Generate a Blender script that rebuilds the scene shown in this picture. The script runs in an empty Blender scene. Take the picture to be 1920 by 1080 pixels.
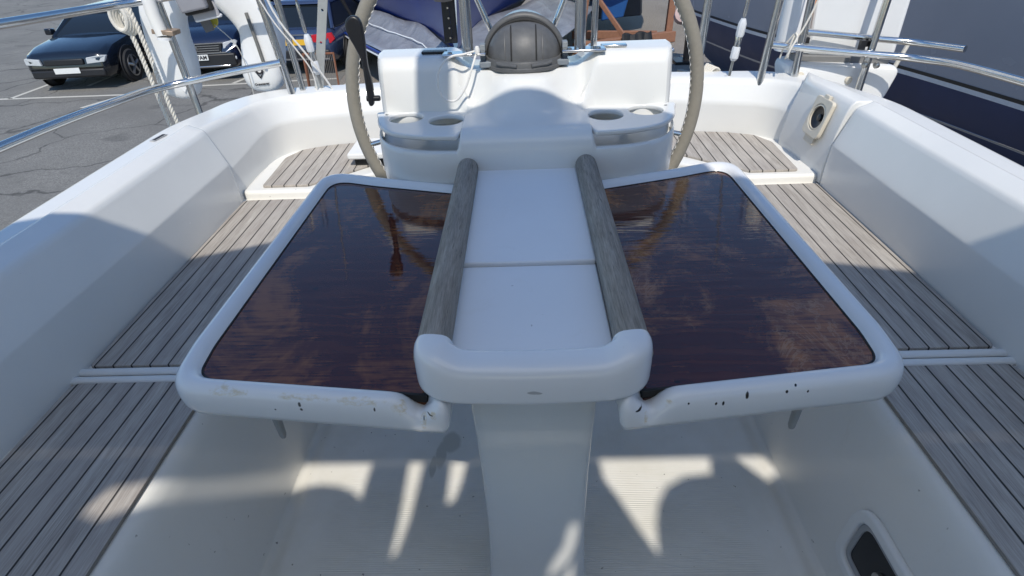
import bpy, bmesh, math, random
from mathutils import Vector, Matrix
random.seed(7)
scene = bpy.context.scene
C = scene.collection

# ------------------------------------------------------------------ camera
PITCH, YAW, ROLL = math.radians(33.383), math.radians(1.98), math.radians(2.566)
fwd = Vector((-math.sin(YAW)*math.cos(PITCH), math.cos(YAW)*math.cos(PITCH), -math.sin(PITCH)))
rgt0 = Vector((math.cos(YAW), math.sin(YAW), 0))
up0 = rgt0.cross(fwd)
rgt = rgt0*math.cos(ROLL) - up0*math.sin(ROLL)
up = up0*math.cos(ROLL) + rgt0*math.sin(ROLL)
cam = bpy.data.objects.new('camera', bpy.data.cameras.new('camera'))
C.objects.link(cam)
M = Matrix((rgt, up, -fwd)).transposed().to_4x4()
M.translation = Vector((-0.003, 0, 1.2))
cam.matrix_world = M
cam.data.lens = 36*1083/1920
cam.data.clip_start = 0.02
cam.data.clip_end = 500
scene.camera = cam

# ------------------------------------------------------------------ sky, sun, exposure
SUN_D = Vector((-0.10, 1.0, -1.333)).normalized()         # the way the light travels
world = bpy.data.worlds.new('World')
scene.world = world
world.use_nodes = True
wn = world.node_tree.nodes
sky = wn.new('ShaderNodeTexSky')
sky.sky_type = 'NISHITA'
sky.sun_disc = False
sky.sun_elevation = math.asin(-SUN_D.z)
sky.sun_rotation = math.atan2(-SUN_D.x, -SUN_D.y)
sky.air_density = 1.0
sky.dust_density = 0.2
sky.ozone_density = 2.5
wn['Background'].inputs['Strength'].default_value = 0.125
hs = wn.new('ShaderNodeHueSaturation')
hs.inputs['Saturation'].default_value = 1.12
world.node_tree.links.new(sky.outputs[0], hs.inputs['Color'])
world.node_tree.links.new(hs.outputs[0], wn['Background'].inputs['Color'])
sl = bpy.data.lights.new('sun', 'SUN')
sl.energy = 2.6
sl.angle = math.radians(0.7)
sl.color = (1.0, 0.94, 0.84)
sun = bpy.data.objects.new('sun', sl)
C.objects.link(sun)
sun.rotation_euler = SUN_D.to_track_quat('-Z', 'Y').to_euler()
sun.location = (0, -5, 8)
scene.view_settings.view_transform = 'Standard'
scene.view_settings.look = 'None'
scene.view_settings.exposure = 0.52
scene.view_settings.gamma = 1
scene.render.film_transparent = False

# ------------------------------------------------------------------ node helpers
class NB:
    def __init__(s, name):
        s.m = bpy.data.materials.new(name)
        s.m.use_nodes = True
        s.t = s.m.node_tree
        s.b = s.t.nodes['Principled BSDF']
    def set(s, sock, v):
        if isinstance(v, bpy.types.NodeSocket): s.t.links.new(v, sock)
        elif v is not None:
            if hasattr(sock.default_value, '__len__') and not hasattr(v, '__len__'): v = [v]*len(sock.default_value)
            if sock.type == 'RGBA' and len(v) == 3: v = (*v, 1)
            sock.default_value = v
    def n(s, typ, ins=None, **props):
        nd = s.t.nodes.new('ShaderNode'+typ)
        for k, v in props.items(): setattr(nd, k, v)
        for k, v in (ins or {}).items(): s.set(nd.inputs[k], v)
        return nd
    def pos(s): return s.n('TexCoord').outputs['Object']
    def sep(s, v): return s.n('SeparateXYZ', {0: v}).outputs
    def math(s, op, a, b=None, c=None, clamp=False):
        nd = s.n('Math', {0: a, 1: b, 2: c}, operation=op); nd.use_clamp = clamp
        return nd.outputs[0]
    def noise(s, v, scale, detail=4, rough=.55, dist=0):
        return s.n('TexNoise', {'Vector': v, 'Scale': scale, 'Detail': detail, 'Roughness': rough, 'Distortion': dist}).outputs['Fac']
    def scl(s, v, sc): return s.n('VectorMath', {0: v, 1: sc}, operation='MULTIPLY').outputs[0]
    def ramp(s, f, lo, hi):
        return s.n('MapRange', {0: f, 1: lo, 2: hi, 3: 0., 4: 1.}, clamp=True).outputs[0]
    def mix(s, f, a, b):
        nd = s.n('Mix', data_type='RGBA')
        s.set(nd.inputs[0], f); s.set(nd.inputs[6], a); s.set(nd.inputs[7], b)
        return nd.outputs[2]
    def bump(s, h, strength=.2, dist=.01, normal=None):
        ins = {'Height': h, 'Strength': strength, 'Distance': dist}
        nd = s.n('Bump', ins)
        if normal is not None: s.set(nd.inputs['Normal'], normal)
        return nd.outputs[0]
    def out(s, color=None, rough=None, metal=None, normal=None, **kw):
        I = s.b.inputs
        if color is not None: s.set(I['Base Color'], color)
        if rough is not None: s.set(I['Roughness'], rough)
        if metal is not None: s.set(I['Metallic'], metal)
        if normal is not None: s.set(I['Normal'], normal)
        for k, v in kw.items(): s.set(I[k], v)
        return s.m
    def spots(s, p, lst, wob=.35, nscale=90):
        """mask of wobbly ellipsoidal marks [(x,y,z,rx,ry,rz)]"""
        nz = s.math('MULTIPLY_ADD', s.noise(p, nscale, 3), 2*wob, 1-wob)
        acc = None
        for x, y, z, rx, ry, rz in lst:
            d = s.n('VectorMath', {0: p, 1: (x, y, z)}, operation='SUBTRACT').outputs[0]
            d = s.scl(d, (1/rx, 1/ry, 1/rz))
            l = s.n('VectorMath', {0: d}, operation='LENGTH').outputs['Value']
            mk = s.ramp(s.math('MULTIPLY', l, nz), 1.0, .75)
            acc = mk if acc is None else s.math('MAXIMUM', acc, mk)
        return acc

def plain(name, col, rough=.5, metal=0., nscale=30, var=.12, bump=.0, bscale=200, **kw):
    b = NB(name); p = b.pos()
    f = b.noise(p, nscale, 4)
    c = b.mix(f, [x*(1-var) for x in col], [min(1, x*(1+var)) for x in col])
    nm = b.bump(b.noise(p, bscale, 3), bump, .002) if bump else None
    r = b.math('MULTIPLY_ADD', b.noise(p, nscale*2.3, 3), .16, rough-.08, clamp=True)
    return b.out(c, r, metal, nm, **kw)

def gelcoat(name, col=(.71, .71, .685), rough=.24, marks=None, var=.05, bump=.03, yellow=None, mk=1.):
    b = NB(name); p = b.pos()
    f = b.noise(p, 5, 5, .6)
    c = b.mix(f, [x*(1-var) for x in col], [min(.88, x*(1+var)) for x in col])
    fine = b.ramp(b.noise(p, 140, 3, .6), .70, .78)
    c = b.mix(b.math('MULTIPLY', fine, .22), c, (.35, .33, .28))
    sm = b.ramp(b.noise(b.scl(p, (1, 1, 3)), 11, 6, .7, 1.2), .62, .80)
    c = b.mix(b.math('MULTIPLY', sm, .16), c, (.50, .47, .38))
    if yellow: c = b.mix(b.math('MULTIPLY', b.spots(p, yellow, .7, 70), b.math('MULTIPLY', b.ramp(b.noise(b.scl(p, (.5, 1, 1)), 190, 5, .7), .40, .62), .75)), c, (.58, .49, .31))
    if marks: c = b.mix(b.math('MULTIPLY', b.spots(p, marks, .35, 120), mk), c, (.015, .012, .010))
    r = b.math('MULTIPLY_ADD', f, .14, rough-.07)
    nm = b.bump(b.noise(p, 14, 2), bump, .02)
    return b.out(c, r, 0, nm)

# ------------------------------------------------------------------ materials
GEL = gelcoat('white_gelcoat')
GELX = gelcoat('white_gelcoat_locker', (.76, .76, .74), .35)
STEEL = plain('polished_stainless', (.62, .62, .61), .18, 1.0, 25, .1)
STEELD = plain('dull_stainless', (.42, .42, .41), .35, 1.0, 40, .2)
BLACKP = plain('black_plastic', (.012, .012, .014), .38, 0, 60, .3)
RUBBER = plain('black_rubber', (.015, .015, .015), .75)
VINYL = plain('white_vinyl', (.78, .79, .79), .5, 0, 8, .05, .15, 60)
ROPE = plain('white_rope', (.68, .65, .58), .85, 0, 200, .25, .4, 400)
CORD = plain('white_cord', (.74, .72, .68), .7, 0, 300, .12)
SUEDE = plain('grey_suede', (.26, .24, .20), .85, 0, 90, .14, .3, 500)
RUST = plain('rusty_steel', (.21, .085, .045), .85, 0, 40, .45, .4, 90)
ASPH_TYRE = plain('tyre_rubber', (.02, .02, .021), .8, 0, 40, .2)
YELLOW = plain('yellow_plate', (.75, .43, .03), .45)
WHITEP = plain('white_plate', (.72, .72, .69), .45)
INK = plain('dark_print', (.02, .02, .025), .6)
CREAM = plain('cream_plastic', (.62, .57, .47), .45, 0, 50, .12)

def sole_mat():
    b = NB('ribbed_cockpit_sole'); p = b.pos(); s = b.sep(p)
    f = b.noise(p, 6, 6, .6)
    c = b.mix(b.ramp(f, .3, .72), (.70, .675, .605), (.80, .785, .74))
    sp = b.ramp(b.noise(p, 75, 2, .5), .735, .76)
    c = b.mix(b.math('MULTIPLY', sp, .75), c, (.12, .10, .08))
    st = b.spots(p, [(-.222, 1.07, 0, .028, .042, .1), (-.245, 1.03, 0, .016, .05, .1), (-.262, .99, 0, .01, .04, .1)], .2, 40)
    c = b.mix(b.math('MULTIPLY', st, .55), c, (.36, .345, .29))
    inx = b.ramp(b.math('ABSOLUTE', s[0]), .50, .46)
    iny = b.ramp(s[1], 1.02, .86)
    msk = b.math('MULTIPLY', inx, iny)
    w = b.math('SINE', b.math('MULTIPLY', s[1], 2*math.pi/.0052))
    h = b.math('MULTIPLY', w, msk)
    c = b.mix(b.math('MULTIPLY', b.ramp(h, .2, .9), .10), c, (.42, .41, .37))
    nm = b.bump(h, .5, .0011)
    return b.out(c, b.math('MULTIPLY_ADD', f, .2, .35), 0, nm)
SOLE = sole_mat()

def bench_mat():
    b = NB('bench_gelcoat'); p = b.pos()
    f = b.noise(p, 4, 5, .6)
    c = b.mix(f, (.74, .725, .675), (.82, .81, .775))
    sp = b.ramp(b.noise(p, 60, 2), .74, .77)
    c = b.mix(b.math('MULTIPLY', sp, .6), c, (.2, .18, .15))
    gr = b.ramp(b.noise(b.scl(p, (1, 3, 1)), 9, 6, .7), .6, .85)
    c = b.mix(b.math('MULTIPLY', gr, .22), c, (.48, .43, .33))
    return b.out(c, b.math('MULTIPLY_ADD', f, .2, .28), 0, b.bump(b.noise(p, 12, 2), .03, .02))
BENCH = bench_mat()

def teak_mat(name, x0, w, light=1.0):
    b = NB(name); p = b.pos(); s = b.sep(p)
    u = b.math('DIVIDE', b.math('SUBTRACT', b.math('ABSOLUTE', s[0]), x0), w)
    fr = b.math('FRACT', u)
    e = b.math('MINIMUM', fr, b.math('SUBTRACT', 1.0, fr))
    line = b.ramp(e, .060, .030)
    pid = b.math('MULTIPLY_ADD', b.math('FLOOR', u), 1.37, b.math('MULTIPLY', b.math('SIGN', s[0]), 31.0))
    wn_ = b.n('TexWhiteNoise', {'W': pid}, noise_dimensions='1D').outputs['Value']
    off = b.n('CombineXYZ', {0: b.math('MULTIPLY', pid, 3.1), 1: s[1], 2: s[2]}).outputs[0]
    v = b.n('VectorMath', {0: p, 1: b.n('CombineXYZ', {1: b.math('MULTIPLY', pid, 2.7)}).outputs[0]}, operation='ADD').outputs[0]
    g = b.noise(b.scl(v, (1, .035, 1)), 420, 5, .65)
    g2 = b.noise(b.scl(v, (1, .12, 1)), 50, 5, .6)
    t = b.math('ADD', b.math('MULTIPLY', g, .6), b.math('MULTIPLY', g2, .4))
    lo = [x*light for x in (.25, .222, .196)]; hi = [x*light for x in (.51, .475, .425)]
    c = b.mix(b.ramp(t, .36, .66), lo, hi)
    c = b.mix(b.math('MULTIPLY', wn_, .35), c, [x*light for x in (.37, .335, .305)])
    blot = b.ramp(b.noise(p, 7, 5, .65), .52, .8)
    c = b.mix(b.math('MULTIPLY', blot, .35), c, (.58, .53, .465))
    c = b.mix(line, c, (.045, .042, .040))
    h = b.math('SUBTRACT', b.math('MULTIPLY', g, .25), line)
    return b.out(c, .8, 0, b.bump(h, .55, .0022), **{'Specular IOR Level': .2})
TEAK = teak_mat('weathered_teak_planks', .66, .0405)
TEAKA = teak_mat('weathered_teak_planks_aft', .66, .0425, 1.06)

def rail_mat():
    b = NB('silvered_teak'); p = b.pos()
    g = b.noise(b.scl(p, (1, .05, 1)), 520, 6, .7)
    g2 = b.noise(b.scl(p, (1, .09, 1)), 75, 5, .65, .3)
    t = b.math('ADD', b.math('MULTIPLY', g, .55), b.math('MULTIPLY', g2, .45))
    c = b.mix(b.ramp(t, .36, .64), (.17, .148, .122), (.41, .365, .31))
    cr = b.ramp(b.noise(b.scl(p, (1, .08, 1)), 260, 3, .5, .5), .66, .74)
    c = b.mix(b.math('MULTIPLY', cr, .8), c, (.045, .04, .034))
    return b.out(c, .78, 0, b.bump(t, .7, .003), **{'Specular IOR Level': .25})
RAIL = rail_mat()

def varnish(name, seed, patch):
    b = NB(name); p0 = b.pos()
    p = b.n('VectorMath', {0: p0, 1: (seed, seed*1.7, 0)}, operation='ADD').outputs[0]
    a = b.noise(b.scl(p, (1, .55, 1)), 6.5, 6, .62, 1.1)
    g = b.noise(b.scl(p, (.07, 1, 1)), 210, 4, .6, .3)
    ring = b.n('TexWave', {'Vector': b.scl(p, (.5, 1.4, 1)), 'Scale': 7., 'Distortion': 9., 'Detail': 3., 'Detail Scale': 1.4}, wave_type='BANDS', bands_direction='Y').outputs['Fac']
    t = b.math('ADD', a, b.math('MULTIPLY', b.math('SUBTRACT', g, .5), .46))
    m = b.ramp(t, .52-.05*patch, .65)
    m = b.math('MULTIPLY', m, .40+.6*patch)
    c = b.mix(m, (.058, .0095, .0055), (.32, .118, .034))
    c = b.mix(b.math('MULTIPLY', b.ramp(ring, .62, .95), .22), c, (.15, .042, .016))
    if patch > .5:                                     # bare, flaky lines in the old varnish
        vein = b.math('ABSOLUTE', b.math('SUBTRACT', b.noise(b.scl(p, (1, .6, 1)), 9, 8, .72, 1.5), .5))
        v = b.math('MULTIPLY', b.ramp(vein, .022, .004), b.ramp(a, .46, .60))
        c = b.mix(b.math('MULTIPLY', v, .55), c, (.36, .21, .11))
    hole = b.spots(p0, [(-.385, .862, .642, .006, .004, .02), (-.40, .965, .642, .004, .003, .02), (.36, .745, .642, .004, .003, .02), (.20, .60, .642, .005, .003, .02)], .3, 150)
    c = b.mix(hole, c, (.002, .002, .002))
    rip = b.noise(b.scl(p, (.10, 1, 1)), 70, 3, .55)
    wav = b.noise(p, 9, 3, .5)
    h = b.math('ADD', b.math('MULTIPLY', rip, .22+.5*patch), b.math('MULTIPLY', wav, 1.0))
    nm = b.bump(h, .10+.10*patch, .004)
    return b.out(c, b.math('MULTIPLY_ADD', m, .05, .025), 0, nm, **{'IOR': 1.6})
VARN_L = varnish('glossy_dark_varnish', 3.3, .36)
VARN_R = varnish('glossy_patchy_varnish', 9.1, .80)

# ------------------------------------------------------------------ mesh helpers
def tag(o, label=None, cat=None, group=None, kind=None):
    if label: o['label'] = label
    if cat: o['category'] = cat
    if group: o['group'] = group
    if kind: o['kind'] = kind
    return o
def empty(name, loc=(0, 0, 0), rz=0., label=None, cat=None, group=None):
    o = bpy.data.objects.new(name, None)
    o.empty_display_size = .1
    C.objects.link(o); o.location = loc; o.rotation_euler = (0, 0, rz)
    return tag(o, label, cat, group)
def link(name, me, mat, parent=None, smooth=True, ang=40, bevel=0., seg=2, subd=0, wn=False):
    if mat is not None:
        me.materials.clear(); me.materials.append(mat)
    if smooth:
        me.polygons.foreach_set('use_smooth', [True]*len(me.polygons))
        me.set_sharp_from_angle(angle=math.radians(ang))
    o = bpy.data.objects.new(name, me)
    C.objects.link(o)
    if parent is not None: o.parent = parent
    if bevel:
        md = o.modifiers.new('bevel', 'BEVEL'); md.width = bevel; md.segments = seg; md.limit_method = 'ANGLE'; md.angle_limit = math.radians(35)
        md.harden_normals = False
    if wn:
        md = o.modifiers.new('wn', 'WEIGHTED_NORMAL'); md.keep_sharp = True; md.weight = 60
    if subd:
        md = o.modifiers.new('sub', 'SUBSURF'); md.levels = subd; md.render_levels = subd
    return o
class MB:
    """collects pieces of ONE object"""
    def __init__(s): s.v, s.f = [], []
    def add(s, V, F):
        k = len(s.v); s.v += [tuple(v) for v in V]; s.f += [tuple(i+k for i in f) for f in F]; return s
    def box(s, c, d, rot=None):
        hx, hy, hz = [x/2 for x in d]
        V = [Vector((x, y, z)) for x in (-hx, hx) for y in (-hy, hy) for z in (-hz, hz)]
        if rot is not None: V = [rot @ v for v in V]
        V = [v+Vector(c) for v in V]
        return s.add(V, [(0, 1, 3, 2), (4, 6, 7, 5), (0, 4, 5, 1), (2, 3, 7, 6), (0, 2, 6, 4), (1, 5, 7, 3)])
    def loft(s, rings, closed=True, cap0=True, cap1=True):
        n = len(rings[0]); V = [p for r in rings for p in r]; F = []
        for i in range(len(rings)-1):
            for j in range(n if closed else n-1):
                a, b_ = i*n+j, i*n+(j+1) % n
                F.append((a, b_, b_+n, a+n))
        if closed and cap0: F.append(tuple(range(n))[::-1])
        if closed and cap1: F.append(tuple(range((len(rings)-1)*n, len(rings)*n)))
        return s.add(V, F)
    def tube(s, pts, r, n=10, caps=True, closed=False, flat=None):
        pts = [Vector(p) for p in pts]; N = len(pts); rings = []; prev = None
        for i, p in enumerate(pts):
            if closed: t = pts[(i+1) % N]-pts[i-1]
            else: t = pts[min(i+1, N-1)]-pts[max(i-1, 0)]
            t.normalize()
            if prev is None:
                a = Vector((0, 0, 1)) if abs(t.z) < .9 else Vector((0, 1, 0))
                u = t.cross(a).normalized()
            else:
                u = (prev-t*prev.dot(t)).normalized()
            prev = u; w = t.cross(u)
            rr = r[i] if hasattr(r, '__len__') else r
            rings.append([p+u*rr*math.cos(2*math.pi*k/n)+w*rr*(flat or 1)*math.sin(2*math.pi*k/n) for k in range(n)])
        if closed: rings.append(rings[0])
        return s.loft(rings, True, caps and not closed, caps and not closed)
    def lathe(s, prof, c=(0, 0, 0), n=32, rot=None, cap=True):
        rings = []
        for r, z in prof:
            ring = [Vector((r*math.cos(2*math.pi*k/n), r*math.sin(2*math.pi*k/n), z)) for k in range(n)]
            if rot is not None: ring = [rot @ v for v in ring]
            rings.append([v+Vector(c) for v in ring])
        return s.loft(rings, True, cap, cap)
    def prism(s, outline, off, rot=None):
        V = [Vector(p) for p in outline]; n = len(V); off = Vector(off)
        return s.add(V+[v+off for v in V], [tuple(range(n))[::-1], tuple(range(n, 2*n))]+[(i, (i+1) % n, n+(i+1) % n, n+i) for i in range(n)])
    def mesh(s, name='mesh'):
        me = bpy.data.meshes.new(name); me.from_pydata(s.v, [], s.f)
        bm = bmesh.new(); bm.from_mesh(me); bmesh.ops.recalc_face_normals(bm, faces=bm.faces); bm.to_mesh(me); bm.free()
        me.update(); return me
    def build(s, name, mat, parent=None, **kw): return link(name, s.mesh(name), mat, parent, **kw)
def spline(pts, n=8, closed=False):
    P = [Vector(p) for p in pts]; N = len(P); out = []
    for i in range(N if closed else N-1):
        p0 = P[i-1] if closed or i > 0 else P[0]; p1 = P[i]; p2 = P[(i+1) % N]
        p3 = P[(i+2) % N] if closed or i+2 < N else P[-1]
        for k in range(n):
            t = k/n
            out.append(.5*((2*p1)+(p2-p0)*t+(2*p0-5*p1+4*p2-p3)*t*t+(3*p1-p0-3*p2+p3)*t**3))
    if not closed: out.append(P[-1])
    return out
def rpoly(corners, d=0., n=7):
    """outline with rounded corners (x, y, r), counter-clockwise, moved inwards by d"""
    N = len(corners); P = [Vector(c[:2]) for c in corners]; out = []
    off = []
    for i in range(N):
        a, b_, c_ = P[i-1], P[i], P[(i+1) % N]
        e1 = (b_-a).normalized(); e2 = (c_-b_).normalized()
        n1 = Vector((-e1.y, e1.x)); n2 = Vector((-e2.y, e2.x))
        k = 1+n1.dot(n2)
        off.append(b_+(n1+n2)*(d/max(k, .2)))
    for i in range(N):
        a, b_, c_ = off[i-1], off[i], off[(i+1) % N]
        r = max(corners[i][2]-d, .004)
        e1 = (a-b_).normalized(); e2 = (c_-b_).normalized()
        ang = e1.angle(e2); L = min(r/math.tan(ang/2), (a-b_).length*.48, (c_-b_).length*.48)
        p1, p2 = b_+e1*L, b_+e2*L
        for k in range(n):
            t = k/(n-1); out.append(p1*(1-t)**2+b_*2*t*(1-t)+p2*t*t)
    return out
def plate(name, outlines, z0, z1, mat, parent=None, bevel=.0, mtx=None, bres=2, **kw):
    """flat plate with holes, from closed 2D outlines"""
    cu = bpy.data.curves.new(name, 'CURVE'); cu.dimensions = '2D'; cu.fill_mode = 'BOTH'
    for ol in outlines:
        sp = cu.splines.new('POLY'); sp.points.add(len(ol)-1); sp.use_cyclic_u = True
        for q, p in zip(sp.points, ol): q.co = (p[0], p[1], 0, 1)
    cu.extrude = max((z1-z0)/2-bevel, .0001) if z1 > z0 else 0; cu.bevel_depth = bevel; cu.bevel_resolution = bres
    if bevel: cu.offset = -bevel
    o = bpy.data.objects.new(name, cu)
    me = bpy.data.meshes.new_from_object(o)
    bpy.data.objects.remove(o); bpy.data.curves.remove(cu)
    me.transform(Matrix.Translation((0, 0, (z0+z1)/2)))
    bm = bmesh.new(); bm.from_mesh(me); bmesh.ops.remove_doubles(bm, verts=bm.verts, dist=1e-5); bm.to_mesh(me); bm.free()
    flat = [abs(p.normal.z) > .999 for p in me.polygons]
    if mtx is not None: me.transform(mtx)
    me.name = name
    o = link(name, me, mat, parent, **kw)
    for p, f in zip(me.polygons, flat):
        if f: p.use_smooth = False
    return o
def text(name, body, size, mtx, mat, parent=None, ext=.0006, align='CENTER', bold=0.):
    cu = bpy.data.curves.new(name, 'FONT'); cu.body = body; cu.size = size; cu.extrude = ext; cu.align_x = align; cu.align_y = 'CENTER'; cu.offset = bold
    o = bpy.data.objects.new(name, cu); me = bpy.data.meshes.new_from_object(o)
    bpy.data.objects.remove(o); bpy.data.curves.remove(cu)
    me.transform(mtx); me.name = name
    return link(name, me, mat, parent, smooth=False)
def circ(cx, cy, r, n=32): return [(cx+r*math.cos(2*math.pi*k/n), cy+r*math.sin(2*math.pi*k/n)) for k in range(n)]
FACE = Matrix.Rotation(math.radians(90), 4, 'X')       # flat outline (x, z) stood up, facing -y
def sstep(a, b, x):
    t = max(0., min(1., (x-a)/(b-a))); return t*t*(3-2*t)
def mirx(pts): return [(-p[0], *p[1:]) for p in pts]

# ------------------------------------------------------------------ ground
def ground_mat():
    b = NB('yard_gravel'); p = b.pos()
    v = b.n('TexVoronoi', {'Vector': p, 'Scale': 26.}).outputs
    f = b.noise(p, .5, 6, .6)
    c = b.mix(b.ramp(v['Distance'], .1, .8), (.30, .265, .225), (.15, .13, .112))
    c = b.mix(b.ramp(b.noise(p, 40, 4), .35, .7), c, (.40, .355, .30))
    c = b.mix(b.math('MULTIPLY', b.ramp(f, .45, .7), .5), c, (.185, .168, .15))
    return b.out(c, .92, 0, b.bump(b.math('ADD', v['Distance'], b.noise(p, 60, 3)), .8, .04))
def asphalt_mat():
    b = NB('asphalt'); p = b.pos()
    v = b.n('TexVoronoi', {'Vector': p, 'Scale': 70.}).outputs['Color']
    g = b.sep(v)[0]
    f = b.noise(p, .8, 6, .6)
    c = b.mix(g, (.135, .13, .117), (.25, .242, .222))
    c = b.mix(b.ramp(f, .4, .7), c, (.155, .15, .137))
    c = b.mix(b.math('MULTIPLY', b.ramp(b.noise(p, 3, 4), .62, .75), .5), c, (.11, .107, .098))
    dv = b.n('VectorMath', {0: p, 1: b.scl(b.n('TexNoise', {'Vector': p, 'Scale': 1.3, 'Detail': 4.}).outputs['Color'], (.9, .9, 0))}, operation='ADD').outputs[0]
    cr = b.n('TexVoronoi', {'Vector': dv, 'Scale': .42}, feature='DISTANCE_TO_EDGE').outputs['Distance']
    c = b.mix(b.math('MULTIPLY', b.ramp(cr, .012, .002), .7), c, (.04, .038, .035))
    oil = b.ramp(b.noise(b.scl(p, (1, 1.6, 1)), 1.1, 3, .5), .64, .70)
    c = b.mix(b.math('MULTIPLY', oil, .45), c, (.075, .073, .068))
    return b.out(c, .9, 0, b.bump(b.noise(p, 120, 3), .5, .01))
GZ = -1.75
g = MB().add([(-120, -60, GZ), (120, -60, GZ), (120, 200, GZ), (-120, 200, GZ)], [(0, 1, 2, 3)]).build('ground', ground_mat(), smooth=False)
tag(g, kind='structure')
edge = [(-3.0, -40), (-3.2, 6), (-3.55, 10), (-3.7, 11.3), (-3.9, 12.6), (-4.1, 16), (-5.0, 30), (-9, 120), (-110, 120), (-110, -40)]
a = MB().add([(x, y, GZ+.004) for x, y in edge], [tuple(range(len(edge)))]).build('asphalt_road', asphalt_mat(), smooth=False)
tag(a, kind='structure')
ml = MB()
def strip(x0, y0, x1, y1, w=.10):
    d = Vector((x1-x0, y1-y0)).normalized(); n = Vector((-d.y, d.x))*w/2
    ml.add([(x0+n.x, y0+n.y, GZ+.008), (x0-n.x, y0-n.y, GZ+.008), (x1-n.x, y1-n.y, GZ+.008), (x1+n.x, y1+n.y, GZ+.008)], [(0, 1, 2, 3)])
strip(-8.6, 11.2, -7.62, 13.6); strip(-12, 12.1, -8.10, 12.1); strip(-7.0, 12.62, -4.0, 12.85); strip(-6.25, 12.75, -5.95, 14.0); strip(-9.6, 13.0, -9.5, 18); strip(-6.1, 14, -5.9, 19)
strip(-10.7, 12.1, -10.6, 18)
strip(-3.95, 11.2, -3.55, 12.9, .08)
pl = plain('worn_line_paint', (.52, .50, .44), .85, 0, 30, .3)
tag(ml.build('road_marking', pl, smooth=False), kind='structure')

# ------------------------------------------------------------------ the yacht this cockpit belongs to
yacht = empty('sailing_yacht', (0, 0, 0), 0, 'white sailing yacht whose open cockpit with teak benches surrounds the table', 'yacht')
# coaming, transom, deck edge and hull as one moulding
def lerp(a, b_, t): return a+(b_-a)*t
half = [(-.975, -1.2), (-.975, -.3), (-.975, .6), (-.975, 1.2), (-.972, 1.6), (-.970, 1.80), (-.967, 1.93), (-.962, 2.06), (-.953, 2.115), (-.928, 2.163), (-.88, 2.197), (-.80, 2.223), (-.64, 2.262), (-.45, 2.298), (-.22, 2.325), (0, 2.33)]
path = [Vector((x, y, 0)) for x, y in half]+[Vector((-x, y, 0)) for x, y in half[-2::-1]]
path = spline(path, 4)
rings = []
NP = len(path)
for i, p in enumerate(path):
    t = (path[min(i+1, NP-1)]-path[max(i-1, 0)]).normalized()
    n = Vector((-t.y, t.x, 0))                          # outboard
    k = sstep(1.7, 2.2, p.y)
    side = 1-sstep(.55, .95, abs(p.x)) if p.y > 2 else 0
    zt = lerp(.662, .632, k); zb = lerp(.385, .415, k)
    ow = lerp(.17, .12, side); hull = lerp(.40, .16, side)
    prof = [(-.05, zb-.03), (-.003, zb), (.0, zb+.02), (.004, zb+.12), (.006, zb+.130), (.010, zb+.140), (.036, zt-.026), (.041, zt-.014), (.050, zt-.006), (.060, zt-.002), (ow-.024, zt+.003), (ow-.012, zt), (ow-.003, zt-.009), (ow+.002, zt-.025), (ow+.012, .46), (ow+.03, .425), (hull-.02, .40), (hull, .385), (hull, .33), (hull-.03, -.1), (hull-.16, -.55), (hull-.5, -.9)]
    rings.append([Vector((p.x, p.y, 0))+n*o+Vector((0, 0, z)) for o, z in prof])
MB().loft(rings, False).build('coaming', GEL, yacht, ang=50, wn=True)
# main backrest section standing proud of the aft coaming, with a rounded end
for sx in (-1, 1):
    rr = []
    for y, d in [(-1.2, 0), (.3, 0), (1.0, 0), (1.5, 0), (1.73, 0), (1.765, .002), (1.778, .006), (1.784, .013), (1.785, .03)]:
        bx = .972+d-.006*sstep(1.2, 1.78, y)+.012*(1-sstep(.6, 1.2, y)); dz = -d*.6
        pr = [(bx-.012, .38), (bx-.013, .44), (bx-.008, .536), (bx-.006, .544), (bx-.002, .554), (bx+.031, .640), (bx+.036, .650), (bx+.043, .657), (bx+.080, .672), (bx+.088, .672), (bx+.094, .666), (bx+.095, .655), (bx+.095, .5), (bx+.05, .38)]
        rr.append([(sx*x, y, z+dz) for x, z in pr])
    MB().loft(rr, True).build('backrest', GEL, yacht, ang=50, wn=True)
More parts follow.
